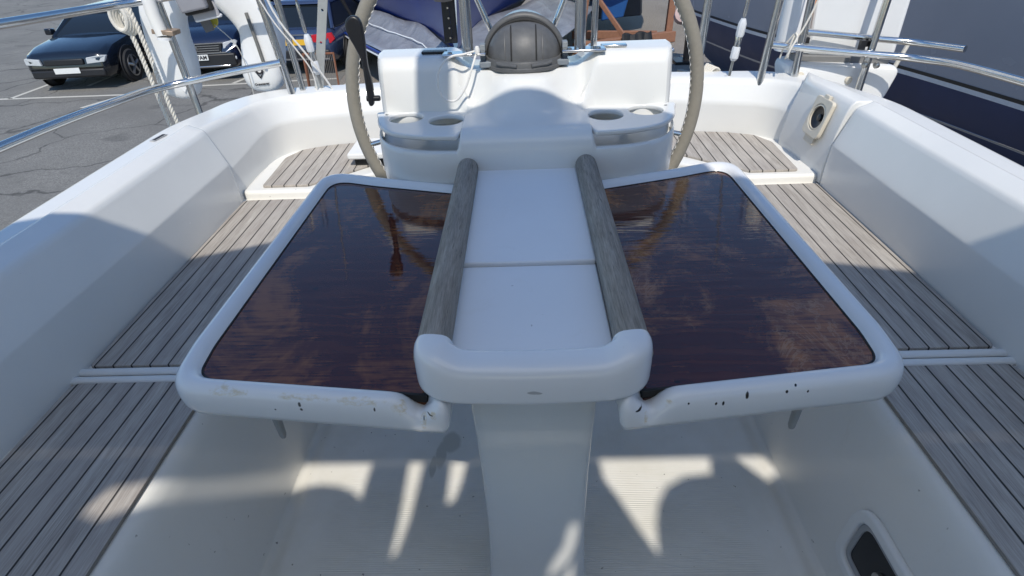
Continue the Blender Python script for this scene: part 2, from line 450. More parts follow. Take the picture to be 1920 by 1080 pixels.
# benches
for sx in (-1, 1):
    sec = [(.60, -.01), (.604, .0), (.612, .06), (.636, .33), (.642, .365), (.649, .385), (.660, .3955), (.675, .398), (.985, .398), (.985, -.01)]
    MB().loft([[(sx*x, y, z) for x, z in sec] for y in (-1.2, 0, .6, 1.2, 1.815)]).build('bench', BENCH, yacht, ang=60, wn=True)
    # teak panels
    for y0, y1 in ((-1.2, .884), (.938, 1.782)):
        ol = [(.662, y0, .002), (.955, y0, .01), (.955, y1, .018), (.662, y1, .002)]
        q = rpoly(ol)
        plate('teak_panel', [[(sx*p.x, p.y) for p in q]], .399, .4075, TEAK, yacht, bevel=.0015)
    # the two white ribs of the locker lid joint
    m = MB()
    for yc in (.897, .923):
        m.loft([[(sx*x, yc+.0105*math.cos(t), .402+.0075*max(0, math.sin(t))) for t in [math.pi*k/6 for k in range(7)]] for x in (.652, .80, .966)], True)
    m.build('joint_rib', GEL, yacht)
    # raised aft seat
    ol = [(.50, 2.27, .01), (.42, 2.10, .04), (.44, 2.02, .05), (.71, 1.803, .04), (.968, 1.803, .03), (.985, 2.40, .01), (.50, 2.40, .01)]
    q = [p for p in rpoly(ol)]
    q = [(sx*p.x, p.y) for p in q]
    plate('aft_seat', [q], .20, .428, BENCH, yacht, bevel=.012, bres=3, ang=50)
    ol = [(.47, 2.285, .01), (.47, 2.09, .02), (.745, 1.832, .02), (.905, 1.832, .012), (.915, 2.10, .05), (.875, 2.185, .06), (.78, 2.225, .1)]
    q = [(sx*p.x, p.y) for p in rpoly(ol)]
    plate('teak_panel', [q], .4285, .4365, TEAKA, yacht, bevel=.0015)
# cockpit sole with its side channels
MB().loft([[(x, y, z) for x, z in ((-.62, .05), (-.606, .008), (-.598, .001), (-.582, .001), (-.572, .006), (-.555, .007), (-.545, .003), (-.53, 0), (0, 0), (.53, 0), (.545, .003), (.555, .007), (.572, .006), (.582, .001), (.598, .001), (.606, .008), (.62, .05))] for y in (-1.2, .4, .8, 1.2, 1.9)], False).build('cockpit_sole', SOLE, yacht, ang=60)
MB().box((0, 2.05, .12), (1.5, .62, .2)).build('helm_floor', BENCH, yacht, bevel=.02)
# cabin bulkhead with the companionway, behind the viewer
for x0, x1, z1 in ((-1.0, -.33, .93), (.33, 1.0, .93), (-.33, .33, .42)):
    MB().box(((x0+x1)/2, -.50, (z1-.02)/2), (x1-x0, .05, z1+.02)).build('bulkhead', BENCH, yacht, bevel=.015)
for x0, x1 in ((-1.1, -.34), (.34, 1.1)): MB().box(((x0+x1)/2, -1.4, .935), (x1-x0, 1.8, .04)).build('coachroof', GEL, yacht, bevel=.015)
# hatch lid on the port aft seat
MB().box((-.39, 2.06, .4755), (.50, .17, .022)).build('locker_hatch', GELX, yacht, bevel=.006)
MB().box((-.39, 2.045, .447), (.46, .10, .034)).build('hatch_gap_shade', RUBBER, yacht)  # black block stands in for the shaded gap under the lid
# raised speaker pod on the starboard side
bl = [(.962, 1.79), (.938, 2.10), (1.02, 2.20), (1.06, 1.79)]
rg = []
for z, k in ((.40, 0), (.46, .0), (.56, .012), (.62, .024), (.652, .034), (.664, .044), (.668, .056)):
    rg.append([(x+(k if j < 2 else 0), y-(k*.7 if j in (1, 2) else 0), z) for j, (x, y) in enumerate(bl)])
pod = MB().loft(rg).build('speaker_pod', GEL, yacht, bevel=.010, seg=3)
# speaker: framed cone on the pod's face
fc = Vector((.968, 1.90, .585)); n_ = Vector((-.97, -.06, .24)).normalized()
uy = Vector((0, 1, 0)); uy = (uy-n_*uy.dot(n_)).normalized(); uz = uy.cross(n_)*-1
SM = Matrix((uy, n_.cross(uy), n_)).transposed().to_4x4(); SM.translation = fc
SM = SM if (n_.cross(uy)).z > 0 else Matrix((-uy, n_.cross(-uy), n_)).transposed().to_4x4()
SM.translation = fc
fr = rpoly([(-.052, -.062, .022), (.052, -.062, .022), (.052, .062, .014), (-.052, .062, .014)])
spk = plate('speaker', [fr, circ(0, 0, .042)], .0, .014, CREAM, yacht, bevel=.003, mtx=SM)
m = MB(); m.lathe([(.043, .002), (.041, .012), (.036, .013), (.036, .003)], n=32, cap=False); me = m.mesh(); me.transform(SM); link('speaker_ring', me, CREAM, spk)
m = MB(); m.lathe([(.036, .008), (.03, .004), (.012, .001), (.011, .006), (.004, .008), (.0005, .0085)], n=32, cap=False); me = m.mesh(); me.transform(SM); link('speaker_cone', me, BLACKP, spk)
for c_, d_ in (((0, -.072, .003), (.06, .026, .005)), ((0, .066, .007), (.028, .014, .012))):
    me = MB().box(c_, d_).mesh(); me.transform(SM); link('cover_hinge', me, CREAM, spk, bevel=.002)
# engine panel recess in the starboard bench face
EM = Matrix(((0, .10, -.995, 0), (1, 0, 0, 0), (0, .995, .10, 0), (0, 0, 0, 1)))   # u along +y, v up the face, normal inboard
EM = Matrix.Translation((.619, .605, .155)) @ EM
fr = rpoly([(-.16, -.075, .05), (.095, -.075, .05), (.095, .09, .065), (-.16, .09, .05)])
inn = rpoly([(-.16, -.075, .05), (.095, -.075, .05), (.095, .09, .065), (-.16, .09, .05)], .024)
ep = plate('engine_panel', [fr, inn], -.002, .014, GELX, yacht, bevel=.006, mtx=EM, bres=3)
inn2 = rpoly([(-.16, -.075, .05), (.095, -.075, .05), (.095, .09, .065), (-.16, .09, .05)], .036)
plate('inner_bezel', [inn, inn2], -.002, .006, plain('grey_bezel', (.33, .34, .35), .4), ep, bevel=.002, mtx=EM)
plate('dark_glass', [inn2], -.001, .003, plain('black_glass', (.004, .005, .008), .08), ep, mtx=EM)
m = MB(); m.lathe([(.014, .002), (.014, .010), (.010, .013), (.001, .013)], c=(-.02, .005, 0), n=20); me = m.mesh(); me.transform(EM); link('panel_knob', me, STEELD, ep)
# small maker's strip on the port coaming, unreadable at this size
m = MB().box((-1.095, 1.675, .6655), (.016, .06, .002), Matrix.Rotation(math.radians(-8), 3, 'Z'))
m.build('name_strip', plain('name_strip', (.42, .42, .42), .4), yacht)
m = MB()
for k in range(8): m.box((-1.095+.0006*k, 1.652+.0065*k, .667), (.009, .004 if k % 3 else .0052, .0012))
m.build('strip_lettering', INK, yacht)

# ------------------------------------------------------------------ cockpit table
table = empty('cockpit_table', (0, .75, 0), 0, 'white framed folding cockpit table with two glossy dark varnished leaves', 'table')
table_off = Vector((0, .75, 0))
def tb(o):                                              # geometry is written in yacht coordinates
    o.parent = table; o.matrix_parent_inverse = Matrix.Translation(-table_off); return o
LEAF = [(.115, .545, .012), (.523, .597, .072), (.532, .70, .30), (.520, 1.405, .075), (.36, 1.346, .25), (.124, 1.275, .02)]
def leaf(sx, vm, rimmat):
    stations = [(.040, .632), (.034, .640), (.030, .648), (.024, .6535), (.016, .656), (.009, .6545), (.003, .649), (0, .641), (-.001, .630), (0, .613), (.004, .6015), (.012, .596), (.03, .595)]
    rings = []
    for d, z in stations:
        ring = []
        rp_ = rpoly(LEAF, d, 9); dense = []
        for i, p in enumerate(rp_):
            dense.append(p)
            if i % 9 == 8:
                q = rp_[(i+1) % len(rp_)]
                dense += [p.lerp(q, k/40) for k in range(1, 40)]
        for p in dense:
            dip = math.exp(-((p.x-.156)/.019)**2)*sstep(.600, .574, p.y)*.027
            ring.append((sx*p.x, p.y, z-dip*max(0, min(1, (z-.608)/.03))))
        rings.append(ring)
    m = MB(); m.loft(rings, True, False, True)
    o = m.build('leaf_rim', rimmat, None, ang=60); tb(o)
    w = rpoly(LEAF, .0335, 9)
    o2 = plate('wood_panel', [[(sx*p.x, p.y) for p in w]], .618, .6415, vm, None, bevel=.001); tb(o2)
    q = rpoly(LEAF, .0315, 9); q2 = rpoly(LEAF, .036, 9)
    o3 = plate('caulk_seam', [[(sx*p.x, p.y) for p in q], [(sx*p.x, p.y) for p in q2]], .63, .6425, RUBBER, None); tb(o3)
    # bracket fin under the leaf
    f = MB().prism([(sx*.440, .690, .604), (sx*.440, .720, .604), (sx*.436, .708, .440), (sx*.436, .700, .430)], (sx*.013, 0, 0))
    tb(f.build('support_fin', plain('grey_bracket', (.34, .33, .31), .5), None, bevel=.004))
yl = [(-.32, 0.558, .65, .05, .03, .006), (-.24, 0.555, .65, .035, .03, .006), (-.43, 0.583, .650, .03, .03, .006), (-.175, 0.548, .645, .018, .02, .012), (-.150, 0.546, .628, .006, .02, .018), (-.135, 0.545, .638, .006, .01, .008)]
bk = [(-.322, 0.551, .640, .003, .035, .0055), (-.321, 0.551, .632, .003, .035, .003), (-.215, 0.548, .641, .0018, .035, .004), (-.140, 0.545, .636, .005, .035, .0012), (-.149, .545, .628, .0012, .035, .003), (-.36, 0.558, .628, .002, .035, .002)]
RIM_L = gelcoat('stained_white_rim', (.73, .735, .735), .17, bk, .04, .02, yl, .9)
yr = [(.165, 0.549, .640, .013, .012, .006), (.150, 0.549, .628, .004, .012, .014), (.178, 0.551, .646, .008, .012, .004)]
bkr = [(.285, 0.553, .644, .003, .035, .006), (.253, 0.553, .636, .002, .035, .0042), (.243, 0.553, .637, .002, .035, .003), (.34, 0.558, .643, .0026, .035, .003), (.352, 0.563, .650, .002, .035, .002), (.37, 0.563, .640, .0017, .035, .0025), (.205, 0.553, .642, .0015, .035, .0016), (.139, 0.548, .637, .006, .035, .0018)]
RIM_R = gelcoat('chipped_white_rim', (.73, .735, .735), .17, bkr, .04, .02, yr)
leaf(-1, VARN_L, RIM_L); leaf(1, VARN_R, RIM_R)
# centre section: two white boards, teak rails, end cap, pedestal
BOARD = gelcoat('white_board', (.76, .77, .78), .42, [(-.03, .80, .68, .0022, .0015, .01), (.0, .69, .68, .0015, .003, .01)], .05, .02, mk=.35)
tb(MB().box((-.002, 1.083, .671), (.236, .435, .026)).build('tray_board', BOARD, None, bevel=.003))
tb(MB().box((-.002, .742, .664), (.236, .243, .026)).build('tray_board', BOARD, None, bevel=.003))
tb(MB().box((0, .96, .632), (.262, .66, .036)).build('centre_frame', GEL, None, bevel=.004))
for sx in (-1, 1):
    pts = [(sx*.1375, y, .693) for y in [.600+.0307*k for k in range(22)]]+[(sx*.1375, 1.276, .693)]
    rad = [.0245]*len(pts)
    for k, (dy, r) in enumerate([(.008, .0242), (.015, .0225), (.021, .019), (.025, .013), (.027, .005)]):
        pts.append((sx*.1375, 1.276+dy, .693)); rad.append(r)
    tb(MB().tube(pts, rad, 24).build('teak_rail', RAIL, None, ang=60))
    tb(MB().box((sx*.139, .945, .660), (.030, .66, .058)).build('rail_base', RAIL, None, bevel=.003))
cap_path = spline([(-.133, .613, 0), (-.1335, .604, 0), (-.129, .592, 0), (-.115, .5825, 0), (-.085, .5775, 0), (0, .5745, 0), (.085, .5775, 0), (.115, .5825, 0), (.129, .592, 0), (.1335, .604, 0), (.133, .613, 0)], 7)
rg = []
N_ = len(cap_path)
for i, p in enumerate(cap_path):
    t = (cap_path[min(i+1, N_-1)]-cap_path[max(i-1, 0)]).normalized()
    n = Vector((-t.y, t.x, 0))
    zt = .7125+.0125*sstep(.088, .130, abs(p.x)); zb = .650
    w = .0275; ring = []
    for k in range(24):
        a_ = 2*math.pi*k/24; ca, sa = math.cos(a_), math.sin(a_)
        ex = .62 if sa > 0 else .30
        u = math.copysign(abs(ca)**(ex), ca)*w; v = math.copysign(abs(sa)**(.55 if sa > 0 else .35), sa)
        ring.append(Vector((p.x, p.y, (zt+zb)/2))+n*u+Vector((0, 0, v*(zt-zb)/2)))
    rg.append(ring)
CAP = gelcoat('scuffed_white_cap', (.74, .745, .75), .13, [(.000, .548, .676, .009, .02, .003), (.006, .548, .675, .006, .02, .002)], .03, .015, mk=.45)
tb(MB().loft(rg).build('end_cap', CAP, None, ang=55))
prf = []
for z, w, y0, y1 in [(-.005, .104, .60, .84), (.03, .098, .612, .83), (.1, .092, .618, .82), (.25, .0885, .622, .81), (.4, .090, .622, .81), (.5, .0935, .62, .81), (.60, .098, .615, .82), (.645, .10, .612, .83)]:
    ol = rpoly([(-w, y0+.012, .022), (-w*.4, y0, .2), (w*.4, y0, .2), (w, y0+.012, .022), (w, y1, .05), (-w, y1, .05)], 0, 6)
    prf.append([(p.x, p.y, z) for p in ol])
tb(MB().loft(prf).build('pedestal', GEL, None, ang=50, subd=0))

# ------------------------------------------------------------------ steering binnacle
bin_ = empty('steering_console', (0, 1.5, .25), 0, 'white moulded steering console with cup holder shelves and a grey compass on top', 'console')
bo = Vector((0, 1.5, .25))
def bb(o): o.parent = bin_; o.matrix_parent_inverse = Matrix.Translation(-bo); return o
def bprof(x):
    ax = min(abs(x), .3795)
    yb = 1.50-.212*math.sqrt(max(0, 1-(ax/.38)**5))
    e = max(0, yb-1.40)
    pan = 1.502+e*.55
    side = [(yb+.03, .57), (yb+.006, .62), (yb, .66), (yb, .718), (yb+.003, .726), (yb+.009, .7295), (yb+.015, .729), (yb+.020, .724), (yb+.022, .706), (yb+.030, .698), (min(yb+.055, pan-.02), .704), (min(yb+.11, pan-.012), .722), (pan-.002, .732), (pan, .745), (pan+.004, .80), (pan+.016, .858), (pan+.024, .878), (pan+.036, .889), (pan+.055, .892), (1.66, .890), (1.668, .88), (1.67, .57)]
    bx = min(abs(x)/.20, 1); by = (1-math.sqrt(1-bx*bx))*.075
    def fz(y, z):
        if z < .773: return z
        rho = math.hypot(1.45*x, y-1.587); tb_ = [(0, .8555), (.10, .8550), (.118, .852), (.133, .845), (.147, .833), (.160, .817), (.173, .801), (.19, .788), (.212, .779), (.245, .773), (.5, .7695)]
        for (r0, z0), (r1, z1) in zip(tb_, tb_[1:]):
            if rho <= r1: return z0+(z1-z0)*(rho-r0)/(r1-r0)
        return .7695
    cen = [(yb+.03, .57), (yb+.006, .62), (yb, .66), (yb, .728), (yb+.004, .747), (yb+.013, .760), (yb+.026, .7675), (yb+.038, .771), (yb+.052, .7745), (1.360+by*.3, .781), (1.392+by*.5, .789), (1.418+by, .801), (1.437+by, .817), (1.450+by, .833), (1.460+by, .845), (1.472+by, .852), (1.49+by, .8545), (1.52+by, .855), (1.57, .8555), (1.66, .856), (1.668, .85), (1.67, .57)]
    ws = sstep(.150, .163, abs(x)); wp = sstep(.128, .19, abs(x))
    cen = [(y, fz(y, z) if i < 17 else z) for i, (y, z) in enumerate(cen)]
    out = []
    for i, (s_, c_) in enumerate(zip(side, cen)):
        w = ws if 3 <= i <= 11 else wp
        if i < 3: w = 1
        out.append((s_[0]*w+c_[0]*(1-w), s_[1]*w+c_[1]*(1-w)))
    return out
xs = sorted(set([round(-.3795+.759*k/110, 5) for k in range(111)]+[s_*v for s_ in (-1, 1) for v in (.147, .150, .153, .156, .160, .163, .166, .3775, .3740, .3690)]))
bb(MB().loft([[(x, y, z) for y, z in bprof(x)] for x in xs], True, True, True).build('console_body', GEL, None, ang=38))
for sx in (-1, 1):
    ol = spline([(.134, 1.502, 0), (.133, 1.45, 0), (.146, 1.375, 0), (.158, 1.312, 0), (.175, 1.3045, 0), (.22, 1.308, 0), (.275, 1.322, 0), (.325, 1.352, 0), (.362, 1.41, 0), (.379, 1.475, 0), (.381, 1.515, 0), (.30, 1.512, 0), (.21, 1.51, 0)], 5, True)
    ol = [(sx*p.x, p.y) for p in ol]
    bb(plate('cup_shelf', [ol, circ(sx*.198, 1.428, .043), circ(sx*.302, 1.458, .043)], .7525, .7645, GEL, None, bevel=.004, bres=3))
    for x, y in ((.357, 1.487), (.150, 1.352)): bb(MB().lathe([(.0042, .764), (.0042, .7655), (.001, .766)], (sx*x, y, 0), 12).build('shelf_screw', STEELD, None))
MB_ = MB().loft([[(p.x, p.y, z) for p in rpoly([(-w, 1.42, .06), (w, 1.42, .06), (w, 1.66, .06), (-w, 1.66, .06)])] for z, w in ((.1, .22), (.45, .2), (.60, .30))]).build('console_column', GEL, None); bb(MB_)
# stainless grab rail with its flanges
for sx in (-1, 1):
    bb(MB().tube([(sx*.141, 1.545, .893), (sx*.1405, 1.545, 1.05), (sx*.138, 1.545, 1.24), (sx*.12, 1.545, 1.30), (0, 1.545, 1.32)], .0142, 20).build('grab_rail', STEEL, None))
    bb(MB().box((sx*.150, 1.542, .8955), (.110, .042, .007)).build('rail_flange', STEEL, None, bevel=.003))
    for k in (-.036, .036): bb(MB().lathe([(.006, .899), (.006, .901), (.003, .9025)], (sx*.150+k, 1.535, 0), 12).build('flange_bolt', STEELD, None))
    bb(MB().box((sx*.23, 1.575, .896), (.065, .025, .006)).build('hinge', BLACKP if sx < 0 else STEEL, None, bevel=.002))
bb(MB().tube([(.184, 1.62, .88), (.187, 1.62, 1.2)], .0085, 14).build('cable_tube', STEEL, None))
# compass with its closed cover
CGREY = plain('grey_compass_plastic', (.095, .097, .10), .5, 0, 45, .35, .12, 150)
CLIP = plain('bluegrey_clip', (.20, .225, .25), .5)
cy = 1.587
comp = MB().lathe([(.02, .855), (.100, .855), (.1035, .858), (.1035, .864), (.101, .866), (.100, .876), (.098, .880), (.085, .880)], (0, cy, 0), 48).build('compass', CGREY, None); bb(comp)
def kid(o): o.parent = comp; o.matrix_parent_inverse = comp.matrix_parent_inverse.inverted() @ comp.matrix_parent_inverse @ Matrix.Identity(4); return o
rgs = []
for i in range(13):
    ph = math.pi/2*i/12
    r = .0945*math.cos(ph)**.85 if i < 12 else .0008; z = .872+.086*math.sin(ph)
    rgs.append([(r*math.cos(2*math.pi*k/48), cy+r*.88*math.sin(2*math.pi*k/48), z) for k in range(48)])
kid(MB().loft(rgs).build('compass_cover', CGREY, None))
def arc(rx, rz, y, z0, n=30, a0=0, a1=180): return [(rx*math.cos(math.radians(a0+(a1-a0)*k/n)), y, z0+rz*math.sin(math.radians(a0+(a1-a0)*k/n))) for k in range(n+1)]
kid(MB().tube(arc(.0985, .096, cy+.02, .872), .0105, 12).build('cover_rim', CGREY, None))
kid(MB().tube(arc(.0925, .089, cy+.006, .872), .006, 10).build('rim_gasket', RUBBER, None))
kid(MB().tube(arc(.080, .080, cy+.045, .896, 24, 30, 150), .004, 8).build('glass_edge', plain('blue_glass_edge', (.25, .36, .45), .15), None))
for sx in (-1, 1):
    m = MB()
    m.box((sx*.105, cy-.01, .885), (.014, .03, .052)); m.box((sx*.098, cy-.045, .868), (.03, .02, .014))
    kid(m.build('compass_clip', CLIP, None, bevel=.002))
    for xg, rw in ((.031, .0020), (.047, .0016)):
        pts = []
        for i in range(13):
            ph = math.radians(4+76*i/12); k = math.sqrt(max(0, 1-(xg/.0945)**2))
            pts.append((sx*xg, cy-.0945*.88*k*math.cos(ph)**.85-.0004, .872+.086*k**1*math.sin(ph)))
        kid(MB().tube(pts, rw, 6).build('cover_ridge', RUBBER if xg < .04 else CGREY, None))
for sx in (-1, 1):
    kid(MB().tube([(sx*.018, cy-.10, .872), (sx*.055, cy-.085, .873), (sx*.068, cy-.076, .876)], .0045, 8).build('cover_lip', CGREY, None))
# throttle lever
pts = [(-.4175, .985), (-.409, .999), (-.394, 1.003), (-.380, .992), (-.377, .957), (-.380, .894), (-.3765, .857), (-.3765, .831), (-.380, .800), (-.390, .794), (-.3945, .808), (-.394, .857), (-.394, .901), (-.402, .929), (-.4155, .962)]
ol = [(p.x, p.y) for p in spline([(x, z, 0) for x, z in pts], 4, True)]
lev = plate('throttle_lever', [ol], -.009, .009, BLACKP, None, bevel=.006, bres=3, mtx=Matrix.Translation((0, 1.47, 0)) @ FACE); tag(lev, 'black throttle lever on the side of the white steering console', 'lever')
MB().lathe([(.007, -.012), (.007, .02), (.005, .022)], (-.385, 1.47, .812), 16, Matrix.Rotation(math.radians(90), 3, 'Y')).build('lever_pivot', BLACKP, lev)
# white cord looped over the console
cp = spline([(-.12, 1.52, .905), (-.150, 1.50, .902), (-.174, 1.497, .900), (-.197, 1.492, .889), (-.213, 1.487, .866), (-.217, 1.485, .838), (-.211, 1.483, .811), (-.195, 1.481, .797), (-.172, 1.479, .799), (-.147, 1.478, .829), (-.129, 1.482, .872), (-.118, 1.496, .900), (-.112, 1.500, .910)], 6)
co = MB().tube(cp, .0027, 8).build('white_cord', CORD, None); tag(co, 'thin white cord looped beside the compass over the console front', 'cord')
MB().lathe([(.001, 0), (.006, .001), (.0065, .012), (.004, .018), (.001, .019)], (-.114, 1.498, .902), 12).build('cord_end', CORD, co)

# ------------------------------------------------------------------ steering wheel
wh = empty('yacht_helm', (-.003, 1.655, .735), 0, 'large steering wheel with stitched grey suede rim behind the console', 'wheel')
R_ = .482
ring = [(R_*math.cos(2*math.pi*k/120), 0, R_*math.sin(2*math.pi*k/120)) for k in range(120)]
wr = MB().tube(ring, .0185, 16, closed=True).build('rim', SUEDE, wh)
st = []
for k in range(1400):
    a_ = 2*math.pi*k/1400; w = k*2*math.pi/9
    rr = R_-.0186+.0012*math.cos(w); st.append((rr*math.cos(a_), -.004+.0032*math.sin(w), rr*math.sin(a_)))
MB().tube(st, .001, 4, closed=True).build('stitching', CORD, wr, smooth=True)
MB().lathe([(.03, -.05), (.045, -.03), (.045, .03), (.02, .05)], (0, 0, 0), 24, Matrix.Rotation(math.radians(90), 3, 'X')).build('hub', STEEL, wh)
for k in range(5):
    a_ = math.radians(69.5+72*k-18) if k else math.radians(67)
    a_ = math.radians([67, 113, 193, 270, 347][k])
    MB().tube([(.04*math.cos(a_), 0, .04*math.sin(a_)), ((R_-.012)*math.cos(a_), 0, (R_-.012)*math.sin(a_))], .0075, 12).build('spoke', STEEL, wh)

# ------------------------------------------------------------------ pushpit rails, stays and what hangs on them
def pipes(name, label, lst, loc):
    e = empty(name, loc, 0, label, 'railing'); inv = Matrix.Translation(-Vector(loc))
    for nm, pts, r in lst:
        o = MB().tube(spline(pts, 5) if len(pts) > 2 else pts, r, 16).build(nm, STEEL, e); o.matrix_parent_inverse = inv
    return e
railL = pipes('pushpit_rail', 'curved stainless pushpit rail on the asphalt side carrying the white horseshoe lifebuoy', [
    ('stanchion', [(-1.255, 2.21, .40), (-1.272, 2.25, .60), (-1.30, 2.25, 1.25)], .0135),
    ('stanchion', [(-.888, 2.27, .40), (-.900, 2.27, .65), (-.965, 2.27, 1.25)], .0135),
    ('stanchion', [(-.862, 2.31, .40), (-.868, 2.31, .65), (-.905, 2.31, 1.25)], .0115),
    ('guard_rail', [(-.905, 2.255, .748), (-1.10, 2.245, .722), (-1.27, 2.225, .697), (-1.345, 2.17, .692), (-1.385, 2.0, .697), (-1.42, 1.5, .71), (-1.42, .4, .72)], .0135),
    ('guard_rail', [(-.94, 2.27, 1.00), (-1.2, 2.25, .985), (-1.40, 2.15, .97), (-1.46, 1.5, .99)], .0135)], (-1.1, 2.25, .4))
railR = pipes('pushpit_rail', 'stainless pushpit rail with double crossbar in front of the white panel', [
    ('stanchion', [(.880, 2.235, .40), (.887, 2.25, .65), (.925, 2.25, 1.25)], .0135),
    ('stanchion', [(1.006, 2.25, .40), (1.010, 2.25, .65), (1.011, 2.25, 1.25)], .0135),
    ('stanchion', [(1.248, 2.22, .40), (1.252, 2.23, .60), (1.29, 2.25, 1.25)], .0135),
    ('guard_rail', [(.897, 2.235, .750), (1.08, 2.23, .727), (1.27, 2.205, .708), (1.40, 2.15, .700), (1.455, 1.95, .71), (1.48, 1.4, .72), (1.48, .4, .73)], .0128),
    ('guard_rail', [(1.018, 2.285, .782), (1.27, 2.27, .752), (1.42, 2.23, .738), (1.50, 2.1, .74)], .0115),
    ('rail_tube', [(1.02, 2.265, .720), (1.25, 2.25, .700)], .0085)], (1.1, 2.25, .4))
RI = Matrix.Translation((-1.1, -2.25, -.4))
for x, y, z in ((1.235, 2.205, .675), (1.277, 2.205, .672)):
    o = MB().lathe([(.001, -.012), (.008, -.010), (.012, 0), (.008, .010), (.001, .012)], (x, y, z), 14, Matrix.Rotation(math.radians(90), 3, 'X')).build('clamp_bolt', STEELD, railR); o.matrix_parent_inverse = RI
for c_, d_ in (((1.225, 2.24, .728), (.018, .02, .05)), ((1.02, 2.26, .757), (.030, .03, .020)), ((1.245, 2.26, .738), (.02, .03, .02))):
    o = MB().box(c_, d_).build('rail_clamp', BLACKP, railR, bevel=.001); o.matrix_parent_inverse = RI
# light post behind the wheel on the right
pst = MB().tube([(.66, 2.36, .30), (.676, 2.36, .65), (.70, 2.36, 1.3)], .016, 16).build('stern_post', STEEL, None); tag(pst, 'upright stainless post behind the right side of the wheel rim', 'post')
dv = empty('davit_bar', (.45, 2.5, .6), 0, 'grey flat bar and steel tube jutting out behind the console', 'bar')
o = MB().tube([(.44, 2.40, .63), (.60, 2.46, .70)], .009, 12).build('steel_tube', STEEL, dv); o.matrix_parent_inverse = Matrix.Translation((-.45, -2.5, -.6))
o = MB().box((.52, 2.45, .60), (.22, .05, .022)).build('flat_bar', plain('galvanised', (.45, .44, .41), .5, .6), dv, bevel=.003); o.matrix_parent_inverse = Matrix.Translation((-.45, -2.5, -.6))

def stay(name, label, top, eye, base, r=.0045):
    top, eye, base = Vector(top), Vector(eye), Vector(base)
    d = (top-base).normalized(); L = (top-base).length
    e = empty(name, base, 0, label, 'stay')
    inv = Matrix.Translation(-base)
    def put(o): o.matrix_parent_inverse = inv; return o
    P = lambda t: base+d*t
    put(MB().tube([P(.26), P(L)], r, 8).build('wire', STEELD, e))
    put(MB().tube([P(.235), P(.245), P(.33), P(.345)], [.0045, .0075, .0065, .004], 10).build('swage', STEEL, e))
    put(MB().tube([P(.10), P(.11), P(.20), P(.21)], [.006, .0125, .0125, .006], 8).build('turnbuckle', STEEL, e))
    tape = plain('clear_tape', (.66, .68, .70), .3)
    put(MB().tube([P(.17), P(.178), P(.215), P(.232)], [.0132, .0155, .0150, .0085], 9).build('tape_wrap', tape, e, ang=25))
    put(MB().tube([P(.085), P(.095), P(.13), P(.136)], [.0085, .0155, .0150, .0128], 9).build('tape_wrap', tape, e, ang=25))
    put(MB().tube([P(.03), P(.10)], .0055, 10).build('threaded_rod', STEELD, e))
    m = MB(); m.lathe([(.011, -.016), (.011, -.005), (.006, -.005), (.006, .005), (.011, .005), (.011, .016)], base+Vector((0, 0, .02)), 14, Matrix.Rotation(math.radians(90), 3, 'Y')); m.box(base-Vector((0, 0, .03)), (.012, .03, .08))
    put(m.build('chainplate', STEELD, e))
    return e
stay('backstay', 'taped backstay turnbuckle standing before the blue car', (-.86, 2.3, 1.5), (0, 0, 0), (-.795, 2.33, .60))
stay('backstay', 'taped backstay turnbuckle standing before the dark blue hull', (.865, 2.3, 1.5), (0, 0, 0), (.782, 2.3, .60))
sl_ = MB(); 
stp = empty('perforated_bar', (-.850, 2.33, .48), 0, 'upright flat metal bar with drilled holes beside the taped stay', 'bar')
hs = [circ(0, .10+.115*k, .005, 14) for k in range(7)]
plate('bar_plate', [[(-.017, 0), (.017, 0), (.017, .95), (-.017, .95)]]+hs, -.003, .003, plain('aluminium_bar', (.55, .55, .53), .4, .8), stp, mtx=Matrix.Rotation(math.radians(15), 4, 'Y') @ FACE)
# thin ropes by the stay
rp = MB().tube(spline([(-.93, 2.22, 1.2), (-.885, 2.24, .93), (-.815, 2.27, .78), (-.775, 2.30, .69), (-.735, 2.33, .58)], 5), .0038, 8).build('control_line', CORD, None); tag(rp, 'white control line slanting across the taped stay', 'rope')
rp = MB().tube(spline([(-.975, 2.21, 1.15), (-.90, 2.23, .92), (-.845, 2.26, .80), (-.808, 2.29, .70), (-.815, 2.31, .58)], 5), .0028, 8).build('control_line', CORD, None); tag(rp, 'thinner grey line sagging left of the taped stay', 'rope')

# horseshoe lifebuoy
LB = empty('horseshoe_lifebuoy', (-1.21, 2.43, .6), 0, 'white horseshoe lifebuoy hanging open end down on the pushpit rail', 'lifebuoy')
cl = [(-1.428, .600), (-1.410, .66), (-1.396, .74), (-1.395, .84), (-1.375, .93), (-1.315, 1.0), (-1.225, 1.03), (-1.125, .995), (-1.055, .92), (-1.022, .84), (-1.035, .75), (-1.052, .68), (-1.060, .612)]
cl = spline([(x, 2.43, z) for x, z in cl], 5)
rg = []; N_ = len(cl)
for i, p in enumerate(cl):
    t = (cl[min(i+1, N_-1)]-cl[max(i-1, 0)]).normalized()
    n = Vector((-t.z, 0, t.x)); e_ = min(i, N_-1-i)
    k = [.45, .72, .86, .95, 1][min(e_, 4)]
    hw, ht = .082*k, .05*(.6+.4*k)
    rg.append([p+n*math.copysign(abs(math.cos(a_))**.6, math.cos(a_))*hw+Vector((0, 1, 0))*math.copysign(abs(math.sin(a_))**.7, math.sin(a_))*ht for a_ in [2*math.pi*j/20 for j in range(20)]])
LI = Matrix.Translation((1.21, -2.43, -.6))
def lb(o): o.matrix_parent_inverse = LI; return o
lb(MB().loft(rg).build('buoy_body', VINYL, LB, ang=60))
GREYV = plain('grey_print', (.40, .42, .45), .5)
yF = 2.372
